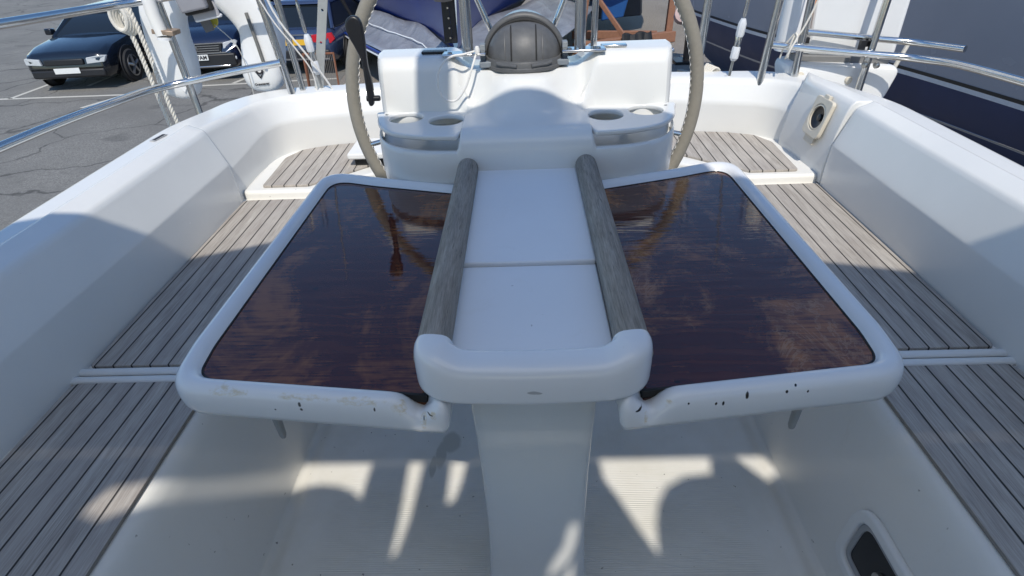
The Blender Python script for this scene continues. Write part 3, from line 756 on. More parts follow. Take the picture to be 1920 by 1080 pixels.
lb(text('maker_lettering', 'Crewsaver', .0135, Matrix.Translation((-1.052, yF+.0065, .644)) @ Matrix.Rotation(math.radians(-4), 4, 'Y') @ FACE, INK, LB, bold=.0003))
m = MB(); m.lathe([(.0150, -.001), (.0150, .001), (.0085, .001), (.0085, -.001)], (-1.049, yF+.004, .697), 20, Matrix.Rotation(math.radians(90), 3, 'X'), cap=False)
m.prism([(-1.072, yF+.004, .700), (-1.047, yF+.004, .670), (-1.050, yF+.004, .665)], (0, .0015, 0)); m.prism([(-1.026, yF+.004, .700), (-1.050, yF+.004, .665), (-1.053, yF+.004, .670)], (0, .0015, 0))
lb(m.build('maker_emblem', INK, LB))
lb(MB().tube([(-1.040, 2.376, .905), (-1.037, 2.372, .89), (-1.027, 2.371, .80), (-1.020, 2.372, .71)], .0065, 8).build('grey_strap', plain('grey_webbing', (.16, .16, .15), .8), LB))
lb(MB().prism([(-1.388, 2.378, .640), (-1.362, 2.378, .640), (-1.375, 2.378, .622)], (0, .002, 0)).build('buoy_tab', VINYL, LB))
wp = MB().tube([(-1.302, 2.225, 1.1), (-1.305, 2.225, .93), (-1.297, 2.225, .862)], .0225, 18).build('rail_pad', gelcoat('white_sleeve', (.80, .79, .75), .4), None)
tag(wp, 'white tube clamped to the rail in front of the horseshoe lifebuoy', 'tube')
MB().tube([(-1.292, 2.222, .848), (-1.291, 2.222, .856)], .024, 18).build('end_plug', VINYL, wp)
m = MB(); m.box((-1.285, 2.235, .873), (.075, .058, .016), Matrix.Rotation(math.radians(8), 3, 'Y')); m.build('rusty_clamp', plain('rust_spotted_steel', (.36, .27, .20), .5, .6, 60, .6), wp, bevel=.002)
# light and yellow sheave
lb1 = empty('rail_box', (-1.14, 2.28, .9), 0, 'grey box with black gasket on a white plate above the SUV', 'box')
BI = Matrix.Translation((1.14, -2.28, -.9)); rt = Matrix.Rotation(math.radians(10), 3, 'Y')
for nm, c_, d_, mt in (('box_lid', (-1.163, 2.24, .972), (.098, .03, .075), plain('grey_abs', (.27, .27, .29), .45)), ('gasket', (-1.158, 2.258, .963), (.108, .022, .078), RUBBER), ('mount_plate', (-1.145, 2.275, .937), (.098, .012, .070), plain('grey_plate', (.40, .40, .42), .45)), ('plate_edge', (-1.140, 2.282, .905), (.100, .024, .012), VINYL)):
    o = MB().box(c_, d_, rt.inverted() if False else Matrix.Rotation(math.radians(-9), 3, 'Y')).build(nm, mt, lb1, bevel=.008, seg=3); o.matrix_parent_inverse = BI
for x, z in ((-1.205, .955), (-1.125, .968)):
    o = MB().lathe([(.004, -.017), (.004, -.0155)], (x, 2.24, z), 10, Matrix.Rotation(math.radians(90), 3, 'X')).build('lid_screw', INK, lb1); o.matrix_parent_inverse = BI
yp = empty('yellow_sheave', (-1.125, 2.33, .87), 0, 'yellow sheave with a hanging wire under the grey box', 'pulley')
YI = Matrix.Translation((1.125, -2.33, -.87))
o = MB().lathe([(.008, -.009), (.025, -.011), (.021, 0), (.025, .011), (.008, .009)], (-1.165, 2.34, .888), 24, Matrix.Rotation(math.radians(75), 3, 'X') @ Matrix.Rotation(math.radians(20), 3, 'Y')).build('wheel', plain('yellow_plastic', (.42, .36, .03), .4, 0, 60, .4), yp); o.matrix_parent_inverse = YI
o = MB().box((-1.168, 2.31, .880), (.036, .012, .05), Matrix.Rotation(math.radians(-15), 3, 'Y')).build('strop', plain('grey_strop', (.12, .12, .12), .7), yp, bevel=.003); o.matrix_parent_inverse = YI
o = MB().tube(spline([(-1.150, 2.33, .875), (-1.095, 2.34, .80), (-1.083, 2.35, .70), (-1.092, 2.36, .55)], 6), .0018, 6).build('hanging_wire', plain('grey_wire', (.5, .49, .46), .5), yp); o.matrix_parent_inverse = YI
# twisted mooring rope
def twisted(pts, r, turns, label, name='mooring_rope', group=None):
    base = spline(pts, 14); m = MB(); N = len(base)
    L = [0]
    for i in range(1, N): L.append(L[-1]+(base[i]-base[i-1]).length)
    for s_ in range(3):
        q = []
        K = int(L[-1]/r*2.2)
        for k in range(K+1):
            d = L[-1]*k/K; i = max(j for j in range(N) if L[j] <= d+1e-9); i = min(i, N-2)
            f = (d-L[i])/max(L[i+1]-L[i], 1e-6); p = base[i].lerp(base[i+1], f); t = (base[i+1]-base[i]).normalized()
            u = t.cross(Vector((0, 1, 0))).normalized(); w = t.cross(u); a_ = 2*math.pi*(d*turns+s_/3)
            q.append(p+(u*math.cos(a_)+w*math.sin(a_))*r*.5)
        m.tube(q, r*.55, 6)
    o = m.build(name, ROPE, None); tag(o, label, 'rope', group); return o
twisted([(-1.47, 2.33, 1.1), (-1.445, 2.33, .90), (-1.437, 2.33, .80), (-1.432, 2.33, .69), (-1.428, 2.33, .59), (-1.426, 2.34, .50), (-1.43, 2.36, .35)], .0085, 22, 'twisted white rope nearest the horseshoe lifebuoy, hanging outside the rail')
twisted([(-1.50, 2.33, 1.1), (-1.480, 2.33, .90), (-1.470, 2.33, .80), (-1.464, 2.33, .69), (-1.458, 2.33, .57), (-1.458, 2.34, .46), (-1.46, 2.36, .35)], .0085, 22, 'twisted white rope hanging outboard of its twin at the rail bend')
kn = MB()
for k in range(4):
    kn.tube([(-1.487+.028*math.cos(2*math.pi*j/20)+.004*k, 2.31+.008*k, .915+.045*math.sin(2*math.pi*j/20)-.006*k) for j in range(20)], .0075, 8, closed=True)
tag(kn.build('rope_coil', ROPE, None), 'small coil of white rope tied where the rail meets its post', 'rope')
# white sling case on the right and its lower bag
sc_ = empty('rescue_sling_case', (1.2, 2.45, .55), 0, 'white upright rescue sling case strapped outside the right pushpit', 'case')
SI = Matrix.Translation((-1.2, -2.45, -.55))
o = MB().loft([[(p.x, y, p.y) for p in rpoly([(1.075, .69, .02), (1.40, .675, .02), (1.40, 1.3, .05), (1.03, 1.3, .05)], d)] for y, d in ((2.318, .014), (2.320, .006), (2.326, .0), (2.48, .0), (2.486, .01))][::-1]).build('case_panel', VINYL, sc_, ang=25); o.matrix_parent_inverse = SI
o = MB().loft([[(p.x, y, p.y) for p in rpoly([(1.035, .50, .07), (1.37, .478, .09), (1.415, .645, .03), (.985, .672, .03)], d)] for y, d in ((2.268, .018), (2.270, .008), (2.278, .001), (2.30, -.004), (2.40, -.004), (2.42, .01))]).build('lower_bag', VINYL, sc_, ang=25); o.matrix_parent_inverse = SI
o = MB().box((1.20, 2.33, .668), (.36, .05, .035), Matrix.Rotation(math.radians(3), 3, 'Y')).build('dark_strap', plain('grey_batten', (.20, .20, .20), .6), sc_, bevel=.003); o.matrix_parent_inverse = SI
o = MB().lathe([(.05, 0), (.05, .62)], (1.02, 2.38, .70), 24).build('white_drum', VINYL, sc_); o.matrix_parent_inverse = SI
o = MB().box((1.062, 2.325, .93), (.008, .012, .34), Matrix.Rotation(math.radians(5), 3, 'Y')).build('orange_edge', plain('orange_fabric', (.62, .20, .04), .7), sc_); o.matrix_parent_inverse = SI
for x, z in ((1.040, .628), (1.225, .606)):
    o = MB().lathe([(.015, -.03), (.015, -.006), (.011, .0), (.002, .002)], (x, 2.262, z), 18, Matrix.Rotation(math.radians(90), 3, 'X')).build('bag_knob', CREAM, sc_); o.matrix_parent_inverse = SI
tl = MB().tube(spline([(1.035, 2.225, 1.05), (1.022, 2.222, .90), (.985, 2.22, .79), (.965, 2.222, .775), (.955, 2.222, .72), (.948, 2.216, .705), (.945, 2.20, .715), (.955, 2.20, .745), (.972, 2.21, .775), (.968, 2.22, .79)], 6), .0034, 8); tl.tube([(.965, 2.225, .785), (.945, 2.24, .745), (.94, 2.245, .70)], .003, 6); tl.tube([(.972, 2.225, .785), (.975, 2.24, .74), (.968, 2.245, .70)], .003, 6)
tag(tl.build('tie_line', ROPE, None), 'white tie line knotted round the right pushpit crossbar', 'rope')
rb = MB()
for k in range(5): rb.tube(spline([(.69+.004*k, 2.36, .60), (.715+.008*k, 2.37, .66-.004*k), (.735+.01*k, 2.38, .62), (.74+.008*k, 2.38, .55)], 5), .005, 6)
tag(rb.build('rope_bundle', ROPE, None), 'bundle of pale rope ends behind the right of the wheel', 'rope')
tag(MB().tube([(1.46, 2.35, .72), (1.41, 2.35, .55), (1.39, 2.35, .40)], .008, 8).build('hanging_line', ROPE, None), 'pale line hanging right of the white sling case', 'rope')

# ------------------------------------------------------------------ unseen overhead canvas added to shade the near half of the cockpit
CANVAS = NB('cream_canvas'); p_ = CANVAS.pos()
cc = CANVAS.mix(CANVAS.noise(p_, 40, 4), (.86, .80, .68), (.92, .87, .76))
CANVAS.out(cc, .9)
tr_ = CANVAS.n('BsdfTranslucent', {'Color': cc})
mx = CANVAS.n('MixShader', {0: .94, 1: CANVAS.b.outputs[0], 2: tr_.outputs[0]})  # strong translucency added to send warm fill light down
CANVAS.t.links.new(mx.outputs[0], CANVAS.t.nodes['Material Output'].inputs['Surface'])
CANVAS = CANVAS.m
def cz(x): return 2.0
aft = [(-1.55, -.14), (-1.2, .04), (-.98, .145), (-.70, .255), (-.50, .345), (-.385, .50), (-.33, .545), (-.19, .555), (-.188, .83), (-.102, .83), (-.10, .56), (.0, .565), (.2, .565), (.42, .535), (.53, .36), (.684, .165), (.86, .10), (1.04, .045), (1.3, -.04), (1.6, -.14)]  # edge and tab shaped to the shadows wanted on benches and console
ol = aft+[(1.6, -.497), (-1.55, -.497)]
bim = empty('unseen_shade_canopy', (0, 0, 1.9), 0, 'unseen canvas added overhead to shade the front of the cockpit', 'canopy')
def hp(o): o.matrix_parent_inverse = Matrix.Translation((0, 0, -1.9)); return o
cv = hp(MB().add([(x, y, 2.0) for x, y in ol], [tuple(range(len(ol)))]).build('canvas', CANVAS, bim, smooth=False))
for sx in (-1, 1): hp(MB().tube(spline([(sx*1.3, -.9, .42), (sx*1.42, -.6, 1.2), (sx*1.40, -.3, 1.9), (sx*1.2, -.2, 1.985), (0, -.2, 1.985)], 6), .0125, 10).build('hoop', STEEL, bim))
# aft edge of the unseen hood, cut to shape so that sun reaches the floor in patches
fe = [(1.6, -.488), (.735, -.488), (.76, -.535), (.715, -.56), (.668, -.488), (.600, -.488), (.588, -.535), (.52, -.542), (.470, -.572), (.440, -.62), (.424, -.68), (.416, -.75), (.385, -.685), (.352, -.605), (.322, -.546), (.318, -.488),
      (-.028, -.488), (-.034, -.54), (-.048, -.602), (-.066, -.612), (-.066, -.488), (-.140, -.488), (-.150, -.65), (-.166, -.74), (-.176, -.748), (-.172, -.65), (-.176, -.488), (-.276, -.488), (-.280, -.595), (-.305, -.570), (-.345, -.554), (-.39, -.549), (-.43, -.556), (-.462, -.570), (-.492, -.582), (-.530, -.60), (-.58, -.625), (-.62, -.61), (-.60, -.565), (-.505, -.545), (-.462, -.510), (-.458, -.488), (-1.55, -.488), (-1.55, -2.0), (1.6, -2.0)]
# cut for the patch that falls on the pedestal
hole = [(.188, -.652), (.205, -.656), (.203, -.695), (.196, -.730), (.172, -.768), (.158, -.778), (.166, -.74), (.182, -.705)]
hole2 = [(.203, -.735), (.208, -.785), (.196, -.815), (.182, -.815)]
HOODC = plain('navy_canvas', (.05, .06, .09), .9, 0, 40, .1)  # dark and opaque, to cut light on faces towards the camera
hood = empty('unseen_gobo_hood', (0, -1.0, 1.9), 0, 'unseen canvas hood over the companionway, its aft edge cut to throw sun patches', 'canopy')
def hh(o): o.matrix_parent_inverse = Matrix.Translation((0, 1.0, -1.9)); return o
hh(plate('canvas', [fe, hole, hole2], 1.9865, 1.9865, HOODC, hood))
hh(MB().add([(-1.55, -2.0, 1.985), (1.6, -2.0, 1.985), (1.5, -2.25, .97), (-1.5, -2.25, .97)], [(0, 1, 2, 3)]).build('front_panel', HOODC, hood, smooth=False))  # added behind the camera to block sky light from the bow
for sx in (-1, 1): hh(MB().tube(spline([(sx*1.25, -1.5, .42), (sx*1.4, -1.4, 1.2), (sx*1.38, -1.25, 1.9), (sx*1.2, -1.2, 1.975), (0, -1.2, 1.975)], 6), .0125, 10).build('hoop', STEEL, hood))

# ------------------------------------------------------------------ cars
GLASSD = plain('dark_car_glass', (.012, .016, .02), .06)
CHROME = plain('car_chrome', (.7, .7, .7), .12, 1.0)
LAMP = plain('headlight_lens', (.55, .57, .58), .12)
ALLOY = plain('alloy_rim', (.42, .43, .45), .3, .9)
DARKTRIM = plain('black_car_trim', (.014, .014, .016), .5)
REDL = plain('red_tail_lens', (.45, .012, .02), .15)
def paint(name, col):
    b = NB(name); p = b.pos()
    f = b.noise(p, 3, 4)
    return b.out(b.mix(f, [x*.9 for x in col], [x*1.1 for x in col]), .25, .25, None, **{'Coat Weight': .8, 'Coat Roughness': .05})
def car(name, label, loc, rz, pm, suv=True, group=None):
    e = empty(name, loc, rz, label, 'car', group)
    H = 1.0 if suv else .88
    W = .90
    st_ = [(0.0, .66, .34, .74), (.04, .74, .28, .80), (.14, .86*H+.02, .25, .85), (.5, .98*H, .23, .885), (1.05, 1.05*H, .22, .90), (1.4, 1.07*H, .22, .90), (2.6, 1.07*H, .22, .90), (3.6, 1.06*H, .22, .90), (4.05, 1.05*H, .25, .875), (4.24, .98*H, .32, .83), (4.30, .80*H, .40, .78)]
    rg = []
    for y, h, zb, w in st_:
        half_ = [(w*.86, zb), (w*.97, zb+.10), (w, .48), (w*1.0, .66*min(1, h)), (w*.975, h*.86), (w*.93, h*.96), (w*.80, h), (w*.45, h+.018), (0, h+.025)]
        rg.append([(x, y, z) for x, z in half_]+[(-x, y, z) for x, z in half_[-2::-1]])
    MB().loft(rg, True).build('body', pm, e, ang=45)
    bz = 1.03*H
    rt_ = bz+.56 if suv else bz+.47
    y0, y1, y2, y3 = (1.05, 1.85, 3.55, 4.15) if suv else (1.2, 2.05, 3.45, 4.05)
    gr = [[(x, y, bz) for x, y in ((-.80, y0), (.80, y0), (.84, y0+.5), (.84, y3-.4), (.74, y3), (-.74, y3), (-.84, y3-.4), (-.84, y0+.5))],
          [(x, y, rt_-.02) for x, y in ((-.58, y1-.05), (.58, y1-.05), (.63, y1+.2), (.63, y2-.2), (.56, y2+.05), (-.56, y2+.05), (-.63, y2-.2), (-.63, y1+.2))]]
    MB().loft(gr).build('window', GLASSD, e, bevel=.02)
    rr = [[(p.x, p.y, z) for p in rpoly([(-.66, y1-.10, .12), (.66, y1-.10, .12), (.645, y2+.12, .12), (-.645, y2+.12, .12)], d)] for z, d in ((rt_-.03, .0), (rt_, .01), (rt_+.03, .08), (rt_+.045, .25))]
    MB().loft(rr).build('roof', pm, e, ang=50)
    for sx in (-1, 1):
        for (ya, yb) in ((y0+.02, y1-.02), (y3-.02, y2+.02)):
            MB().tube([(sx*.80, ya, bz-.01), (sx*.615, yb, rt_)], .045, 8).build('pillar', pm, e)
        MB().tube([(sx*.845, 2.65, bz-.01), (sx*.645, 2.65, rt_-.01)], .035, 6).build('pillar', DARKTRIM, e)
        mm = MB().loft([[(sx*(.93+dx), y, z) for y, z in ((1.42, bz+.02), (1.58, bz+.02), (1.60, bz+.14), (1.42, bz+.16))] for dx in (0, .16)]); mm.build('wing_mirror', pm, e, bevel=.03)
        for yd in (1.62, 2.66, 3.55): MB().box((sx*.902, yd, .68*H), (.006, .012, .60*H)).build('door_gap', DARKTRIM, e)
        for yd in (2.42, 3.38): MB().box((sx*.912, yd, .86*H), (.022, .15, .028)).build('door_handle', pm, e, bevel=.008)
        MB().box((sx*.905, 2.45, .33), (.03, 2.0, .14)).build('sill', DARKTRIM, e, bevel=.02)
        for yw in (.78, 3.42):
            rot = Matrix.Rotation(math.radians(90), 3, 'Y')
            MB().lathe([(.02, .0), (.395, .0), (.40, .012), (.395, .022)], (sx*.885 if sx > 0 else -.907, yw, .36), 32, rot).build('wheel_arch', DARKTRIM, e)
            w_ = MB().lathe([(.2, -.1), (.31, -.1), (.335, -.07), (.335, .07), (.31, .10), (.215, .10)], (sx*.84, yw, .335), 36, rot).build('wheel', ASPH_TYRE, e)
            m = MB(); m.lathe([(.225, .0), (.225, .012), (.20, .012), (.20, 0)], (sx*.945, yw, .335), 30, rot, cap=False)
            for k in range(5):
                a_ = 2*math.pi*k/5+.3
                m.tube([(sx*.95, yw+.03*math.cos(a_), .335+.03*math.sin(a_)), (sx*.945, yw+.21*math.cos(a_), .335+.21*math.sin(a_))], [.035, .028], 6)
            m.lathe([(.001, -.012), (.05, -.01), (.05, .01), (.001, .012)], (sx*.952, yw, .335), 16, rot)
            m.build('alloy_rim', ALLOY, w_)
    return e, H
def face_text(e, body, x, y, z, size, front=True):
    mt = Matrix.Translation((x, y, z)) @ (FACE if front else Matrix.Rotation(math.pi, 4, 'Z') @ FACE)
    return mt
navy = paint('dark_blue_paint', (.008, .016, .045))
suv, H = car('parked_suv', 'dark blue SUV parked nose on behind the white horseshoe lifebuoy', (-6.97, 12.95, GZ), math.radians(6), navy)
MB().loft([[(sx_, y, z) for sx_, z in ((-.55, .60), (.55, .60), (.60, .78), (-.60, .78))] for y in (-.02, .06)]).build('grille', DARKTRIM, suv, bevel=.01)
m = MB()
for z, w in ((.785, 1.24), (.735, 1.08), (.69, 1.06), (.645, 1.04), (.595, 1.30)): m.box((0, -.028, z), (w, .012, .014 if .6 < z < .78 else .022))
m.tube([(.64, -.015, .595), (.76, .03, .66), (.86, .09, .70)], .014, 6); m.tube([(-.64, -.015, .595), (-.76, .03, .66), (-.86, .09, .70)], .014, 6)
m.build('grille_bar', CHROME, suv)
for sx in (-1, 1):
    MB().prism([(sx*.60, -.005, .66), (sx*.62, -.005, .78), (sx*.84, .10, .815), (sx*.87, .16, .77), (sx*.84, .08, .70)], (0, .06, 0)).build('headlight', LAMP, suv, bevel=.01)
    MB().box((sx*.70, .015, .47), (.26, .05, .07)).build('fog_light', LAMP, suv, bevel=.02)
MB().box((0, .02, .44), (1.62, .10, .26)).build('lower_bumper', DARKTRIM, suv, bevel=.03)
MB().box((0, -.028, .325), (1.35, .03, .035)).build('bumper_strip', CHROME, suv, bevel=.01)
pt = MB().box((0, -.052, .515), (.52, .012, .115)).build('number_plate', WHITEP, suv, bevel=.003)
text('plate_lettering', 'FAM', .105, Matrix.Translation((.135, -.0595, .512)) @ FACE, INK, pt, bold=.004)
em = MB(); rx = Matrix.Rotation(math.radians(90), 3, 'X')
em.lathe([(.088, -.006), (.088, .008), (.076, .008), (.076, -.006)], (0, -.042, .70), 28, rx, cap=False)
for a0, b0 in (((-.035, .072), (0, .012)), ((.035, .072), (0, .012)), ((-.07, .03), (-.032, -.065)), ((.07, .03), (.032, -.065)), ((-.032, -.065), (0, 0)), ((.032, -.065), (0, 0))):
    em.tube([(a0[0], -.046, .70+a0[1]), (b0[0], -.046, .70+b0[1])], .0085, 6)
em.build('emblem', CHROME, suv)
bc, H_ = car('parked_car', 'black car at the far left whose front wheel shows behind the ropes', (-9.55, 12.55, GZ), math.radians(4), paint('black_paint', (.006, .009, .016)), False)
for sx in (-1, 1):
    MB().prism([(sx*.46, -.045, .55), (sx*.48, -.045, .67), (sx*.76, -.02, .70), (sx*.84, .06, .68), (sx*.80, -.0, .57)], (0, .08, 0)).build('headlight', LAMP, bc, bevel=.01)
MB().box((0, -.03, .60), (.80, .05, .12)).build('grille', DARKTRIM, bc, bevel=.02)
MB().box((0, .01, .37), (1.5, .08, .16)).build('lower_bumper', DARKTRIM, bc, bevel=.03)
MB().box((0, -.04, .43), (.52, .012, .11)).build('number_plate', WHITEP, bc, bevel=.003)
# blue saloon seen from behind: turned round, so its local +y end faces us
sal, H = car('parked_saloon', 'blue saloon with yellow rear plate parked beside the grey sheeted boat', (-4.68, 17.5, GZ), math.radians(180-3), paint('slate_blue_paint', (.035, .055, .115)), False)
R180 = Matrix.Rotation(math.pi, 4, 'Z')
pt = MB().box((0, 4.33, .70), (.52, .012, .115)).build('number_plate', YELLOW, sal, bevel=.003)
bt = MB().box((0, 4.27, .44), (1.5, .12, .20)).build('rear_bumper', DARKTRIM, sal, bevel=.03)
MB().box((0, 4.325, .36), (1.45, .02, .03)).build('bumper_strip', CHROME, sal)
MB().box((0, 4.30, .845), (.9, .012, .018)).build('boot_strip', CHROME, sal)
for sx in (-1, 1):
    MB().prism([(sx*.44, 4.30, .70), (sx*.42, 4.28, .84), (sx*.83, 4.17, .86), (sx*.865, 4.10, .72), (sx*.80, 4.22, .66)], (0, .06, 0)).build('tail_light', REDL, sal, bevel=.01)
m = MB(); m.lathe([(.001, -.004), (.04, -.004), (.04, .004), (.001, .006)], (0, 4.325, .79), 20, Matrix.Rotation(math.radians(-90), 3, 'X')); m.build('emblem', CHROME, sal)

# ------------------------------------------------------------------ rusty rack behind the stern
rk = empty('mesh_trolley', (-3.62, 10.7, GZ), 0, 'rusty wire mesh trolley standing on the asphalt edge', 'trolley')
m = MB()
for x in (-.35, .35):
    m.tube([(x, 0, .02), (x, .1, .95)], .022, 8)
m.tube([(-.35, 0, .06), (.35, 0, .06)], .02, 8); m.tube([(-.35, .1, .93), (.35, .1, .93)], .02, 8); m.tube([(-.35, 0, .05), (-.1, -.5, .9)], .022, 8)
m.build('frame', RUST, rk); rk.scale = (.78, .78, .98)
m = MB()
for k in range(17): m.tube([(-.33+.041*k, .005, .06), (-.33+.041*k, .098, .93)], .005, 5)
m.build('wire_mesh', plain('old_wire', (.28, .25, .22), .6, .4), rk)
MB().box((0, .45, .08), (.8, .9, .06)).build('base_tray', RUST, rk, bevel=.01)

# ------------------------------------------------------------------ blue yacht on the hard behind, with its sheeting
by = empty('moored_yacht', (-1.2, 10.5, GZ), 0, 'glossy blue yacht hull with pointed bow standing behind the console', 'yacht')
YI2 = Matrix.Translation((1.2, -10.5, -GZ))
BLUE = NB('glossy_blue_hull'); p_ = BLUE.pos()
BLUE = BLUE.out(BLUE.mix(BLUE.noise(p_, 2, 4), (.005, .026, .17), (.010, .042, .25)), .3, 0, None, **{'Coat Weight': .25})
ax = Vector((-.13, 1, 0)).normalized(); pr_ = Vector((1, .13, 0)).normalized(); S0 = Vector((-1.14, 10.5, 0))
def hull(stations, zs, name, mat, e, inv):
    rgL = []
    for d, ws, zz in stations:
        c0 = S0+ax*d
        L = [c0-pr_*w+Vector((0, 0, z)) for w, z in zip(ws, zz)]; Rr = [c0+pr_*w+Vector((0, 0, z)) for w, z in zip(ws, zz)]
        rgL.append(L[::-1]+Rr)
    o = MB().loft(rgL, False).build(name, mat, e, ang=60); o.matrix_parent_inverse = inv; return o
st_ = []
for d, w0 in ((0, .025), (.12, .05), (.4, .10), (1.0, .20), (1.7, .34), (2.3, .52), (3.2, .88), (4.2, 1.32), (6, 2.1), (9, 2.5)):
    st_.append((d, (w0, w0*1.06+.012, w0*1.25+.05, w0*1.45+.12), (-.80, -.70, .2, 1.3)))
hull(st_, None, 'topsides', BLUE, by, YI2)
st2 = [(d+.05, (.04, w_[0]*.5, w_[0]*.9, w_[0]), (-1.5, -1.3, -1.0, -.795)) for d, w_, z_ in st_]
ANTIF = plain('grey_antifouling', (.16, .17, .20), .7, 0, 3, .2)
hull(st2, None, 'underwater_body', ANTIF, by, YI2)
o = MB().loft([[(S0.x+ax.x*d-.075+x*.11, S0.y+ax.y*d+yy, z) for x, d, yy, z in ((-1, 0, 0, z), (1, 0, 0, z), (1, 0, .1, z), (-1, 0, .1, z))] for z, d in ((-.70, -.05), (-.2, -.14), (.5, -.28))]).build('stem_fitting', BLACKP, by, bevel=.01); o.matrix_parent_inverse = YI2
m = MB()
for k in range(5): m.lathe([(.016, -.02), (.016, .02)], (S0.x-.07, S0.y-.065-.016*k*1.0, -.60+.155*k), 10, Matrix.Rotation(math.radians(90), 3, 'X'))
o = m.build('fitting_bolt', STEEL, by); o.matrix_parent_inverse = YI2
o = MB().lathe([(.02, -.24), (.14, -.22), (.25, -.1), (.27, .04), (.2, .2), (.02, .26)], (S0.x-.1, S0.y-.35, .22), 20).build('anchor', plain('dull_galvanised', (.28, .27, .25), .6, .5), by); o.matrix_parent_inverse = YI2
# grey sheet skirt round the hull
SHEET = NB('grey_dust_sheet'); p_ = SHEET.pos()
w1 = SHEET.noise(SHEET.scl(p_, (1, .4, .5)), 2.2, 5, .6, 1.5)
SHEET = SHEET.out(SHEET.mix(SHEET.ramp(w1, .3, .7), (.17, .185, .22), (.30, .32, .36)), .35, 0, SHEET.bump(w1, .5, .12))
topL = [(-.98, 10.35, -.84), (-1.20, 10.42, -.82), (-1.95, 12.6, -.76), (-3.0, 14.3, -.74), (-4.6, 16.7, -.72), (-6.0, 19, -.7)]
botL = [(-.93, 10.0, -1.02), (-1.55, 9.95, -1.0), (-2.08, 10.75, -1.0), (-3.05, 12.2, -1.0), (-5.5, 17.0, -1.0), (-6.6, 19, -1.0)]
topR = [(-1.14, 10.38, -.83), (-1.0, 12.6, -.76), (.3, 15.9, -.74), (1.2, 19, -.72)]
botR = [(-.93, 9.98, -1.02), (.1, 10.8, -1.02), (.75, 12.2, -1.02), (2.2, 17.5, -1.02)]
sk = empty('dust_sheet', (-1.2, 10.2, GZ), 0, 'grey translucent sheeting skirted round the blue yacht hull', 'sheet')
for T, B in ((topL, botL), (topR, botR)):
    T = spline(T, 5); B = spline(B, 5); rr = []
    K = 8
    for j in range(K+1):
        t = j/K; rr.append([T[i].lerp(B[i], t)+Vector((0, 0, -.05*math.sin(math.pi*t)+.025*math.sin(i*1.3+j))) for i in range(len(T))])
    me = MB().loft(rr, False).mesh(); o = link('sheet_panel', me, SHEET, sk); o.matrix_parent_inverse = Matrix.Translation((1.2, -10.2, -GZ))
    md = o.modifiers.new('s', 'SOLIDIFY'); md.thickness = .01
for dz, r, mt in ((-.02, .030, BLUE), (-.08, .026, VINYL)):
    o = MB().tube([p+Vector((-.02, 0, dz)) for p in spline(botL, 4)], r, 8).build('edge_batten', mt, sk); o.matrix_parent_inverse = Matrix.Translation((1.2, -10.2, -GZ))
o = MB().tube([p.lerp(q, .45+.012*math.sin(i*9)) + Vector((0, 0, .0)) for i, (p, q) in enumerate(zip(spline(topL, 6), spline(botL, 6)))][6:], .012, 6).build('seam_tape', VINYL, sk); o.matrix_parent_inverse = Matrix.Translation((1.2, -10.2, -GZ))
# slatted white step leaning right of the console
sl2 = empty('slatted_step', (1.15, 9.6, GZ), math.radians(0), 'white slatted step with a light blue rail behind the compass', 'step')
m = MB()
for k in range(8): m.box((0, .11*k, .55+.03*k), (.55, .07, .03))
m.build('slat', VINYL, sl2, bevel=.005)
MB().box((-.31, .2, .50), (.06, 1.1, .09)).build('blue_rail', plain('light_blue_paint', (.10, .32, .58), .5), sl2, bevel=.01)
m = MB()
for x, y in ((-.25, -.1), (.25, -.1), (-.25, .8), (.25, .8)): m.box((x, y, .27), (.06, .06, .54))
m.build('leg', VINYL, sl2)

# ------------------------------------------------------------------ cradle, dark keel and rudder beyond
cr_ = empty('timber_cradle', (2.7, 14.9, GZ), 0, 'rust brown cradle with long beam standing on the gravel', 'cradle')
CW = plain('brown_cradle_paint', (.26, .125, .075), .8, 0, 20, .3, .3, 60)
CI = Matrix.Translation((-2.7, -14.9, -GZ))
def cb(o): o.matrix_parent_inverse = CI; return o
def beam(nm, a0, b0, w, h, mat=CW):
    a0, b0 = Vector(a0), Vector(b0); d = b0-a0
    q = d.to_track_quat('X', 'Z').to_matrix()
    return cb(MB().box((a0+b0)/2, (d.length, w, h), q).build(nm, mat, cr_, bevel=.01))
beam('beam', (1.2, 14.35, GZ+.13), (3.75, 15.45, GZ+.13), .18, .24)
beam('beam', (1.3, 16.2, GZ+.12), (3.4, 15.75, GZ+.12), .14, .18)
beam('post', (3.62, 15.5, GZ+.2), (3.68, 15.5, GZ+1.9), .16, .16)
beam('strut', (2.45, 14.95, GZ+.25), (1.75, 15.3, GZ+1.15), .10, .10)
beam('post', (1.35, 14.6, GZ+.2), (1.5, 14.7, GZ+1.5), .14, .14)
dy = empty('keelboat', (2.4, 17.5, GZ), 0, 'dark hull with blue rudder propped above the brown cradle', 'boat')
DI = Matrix.Translation((-2.4, -17.5, -GZ))
NAVY2 = plain('black_blue_antifoul', (.010, .012, .022), .6, 0, 4, .3)
o = MB().loft([[(x, y, z) for x, z in ((2.3-w, 1.2), (2.3-w*.9, .3), (2.3-w*.4, -.3), (2.3, -.5), (2.3+w*.4, -.3), (2.3+w*.9, .3), (2.3+w, 1.2))] for y, w in ((15.9, 1.3), (17, 1.6), (19, 1.8), (22, 1.2), (24, .2))], False).build('hull', NAVY2, dy); o.matrix_parent_inverse = DI
o = MB().prism([(2.05, 16.3, -1.35), (2.62, 16.3, -1.28), (2.85, 16.3, -.3), (2.1, 16.3, -.3)], (0, .12, 0)).build('rudder', plain('bright_blue_rudder', (.010, .075, .25), .5), dy, bevel=.03); o.matrix_parent_inverse = DI
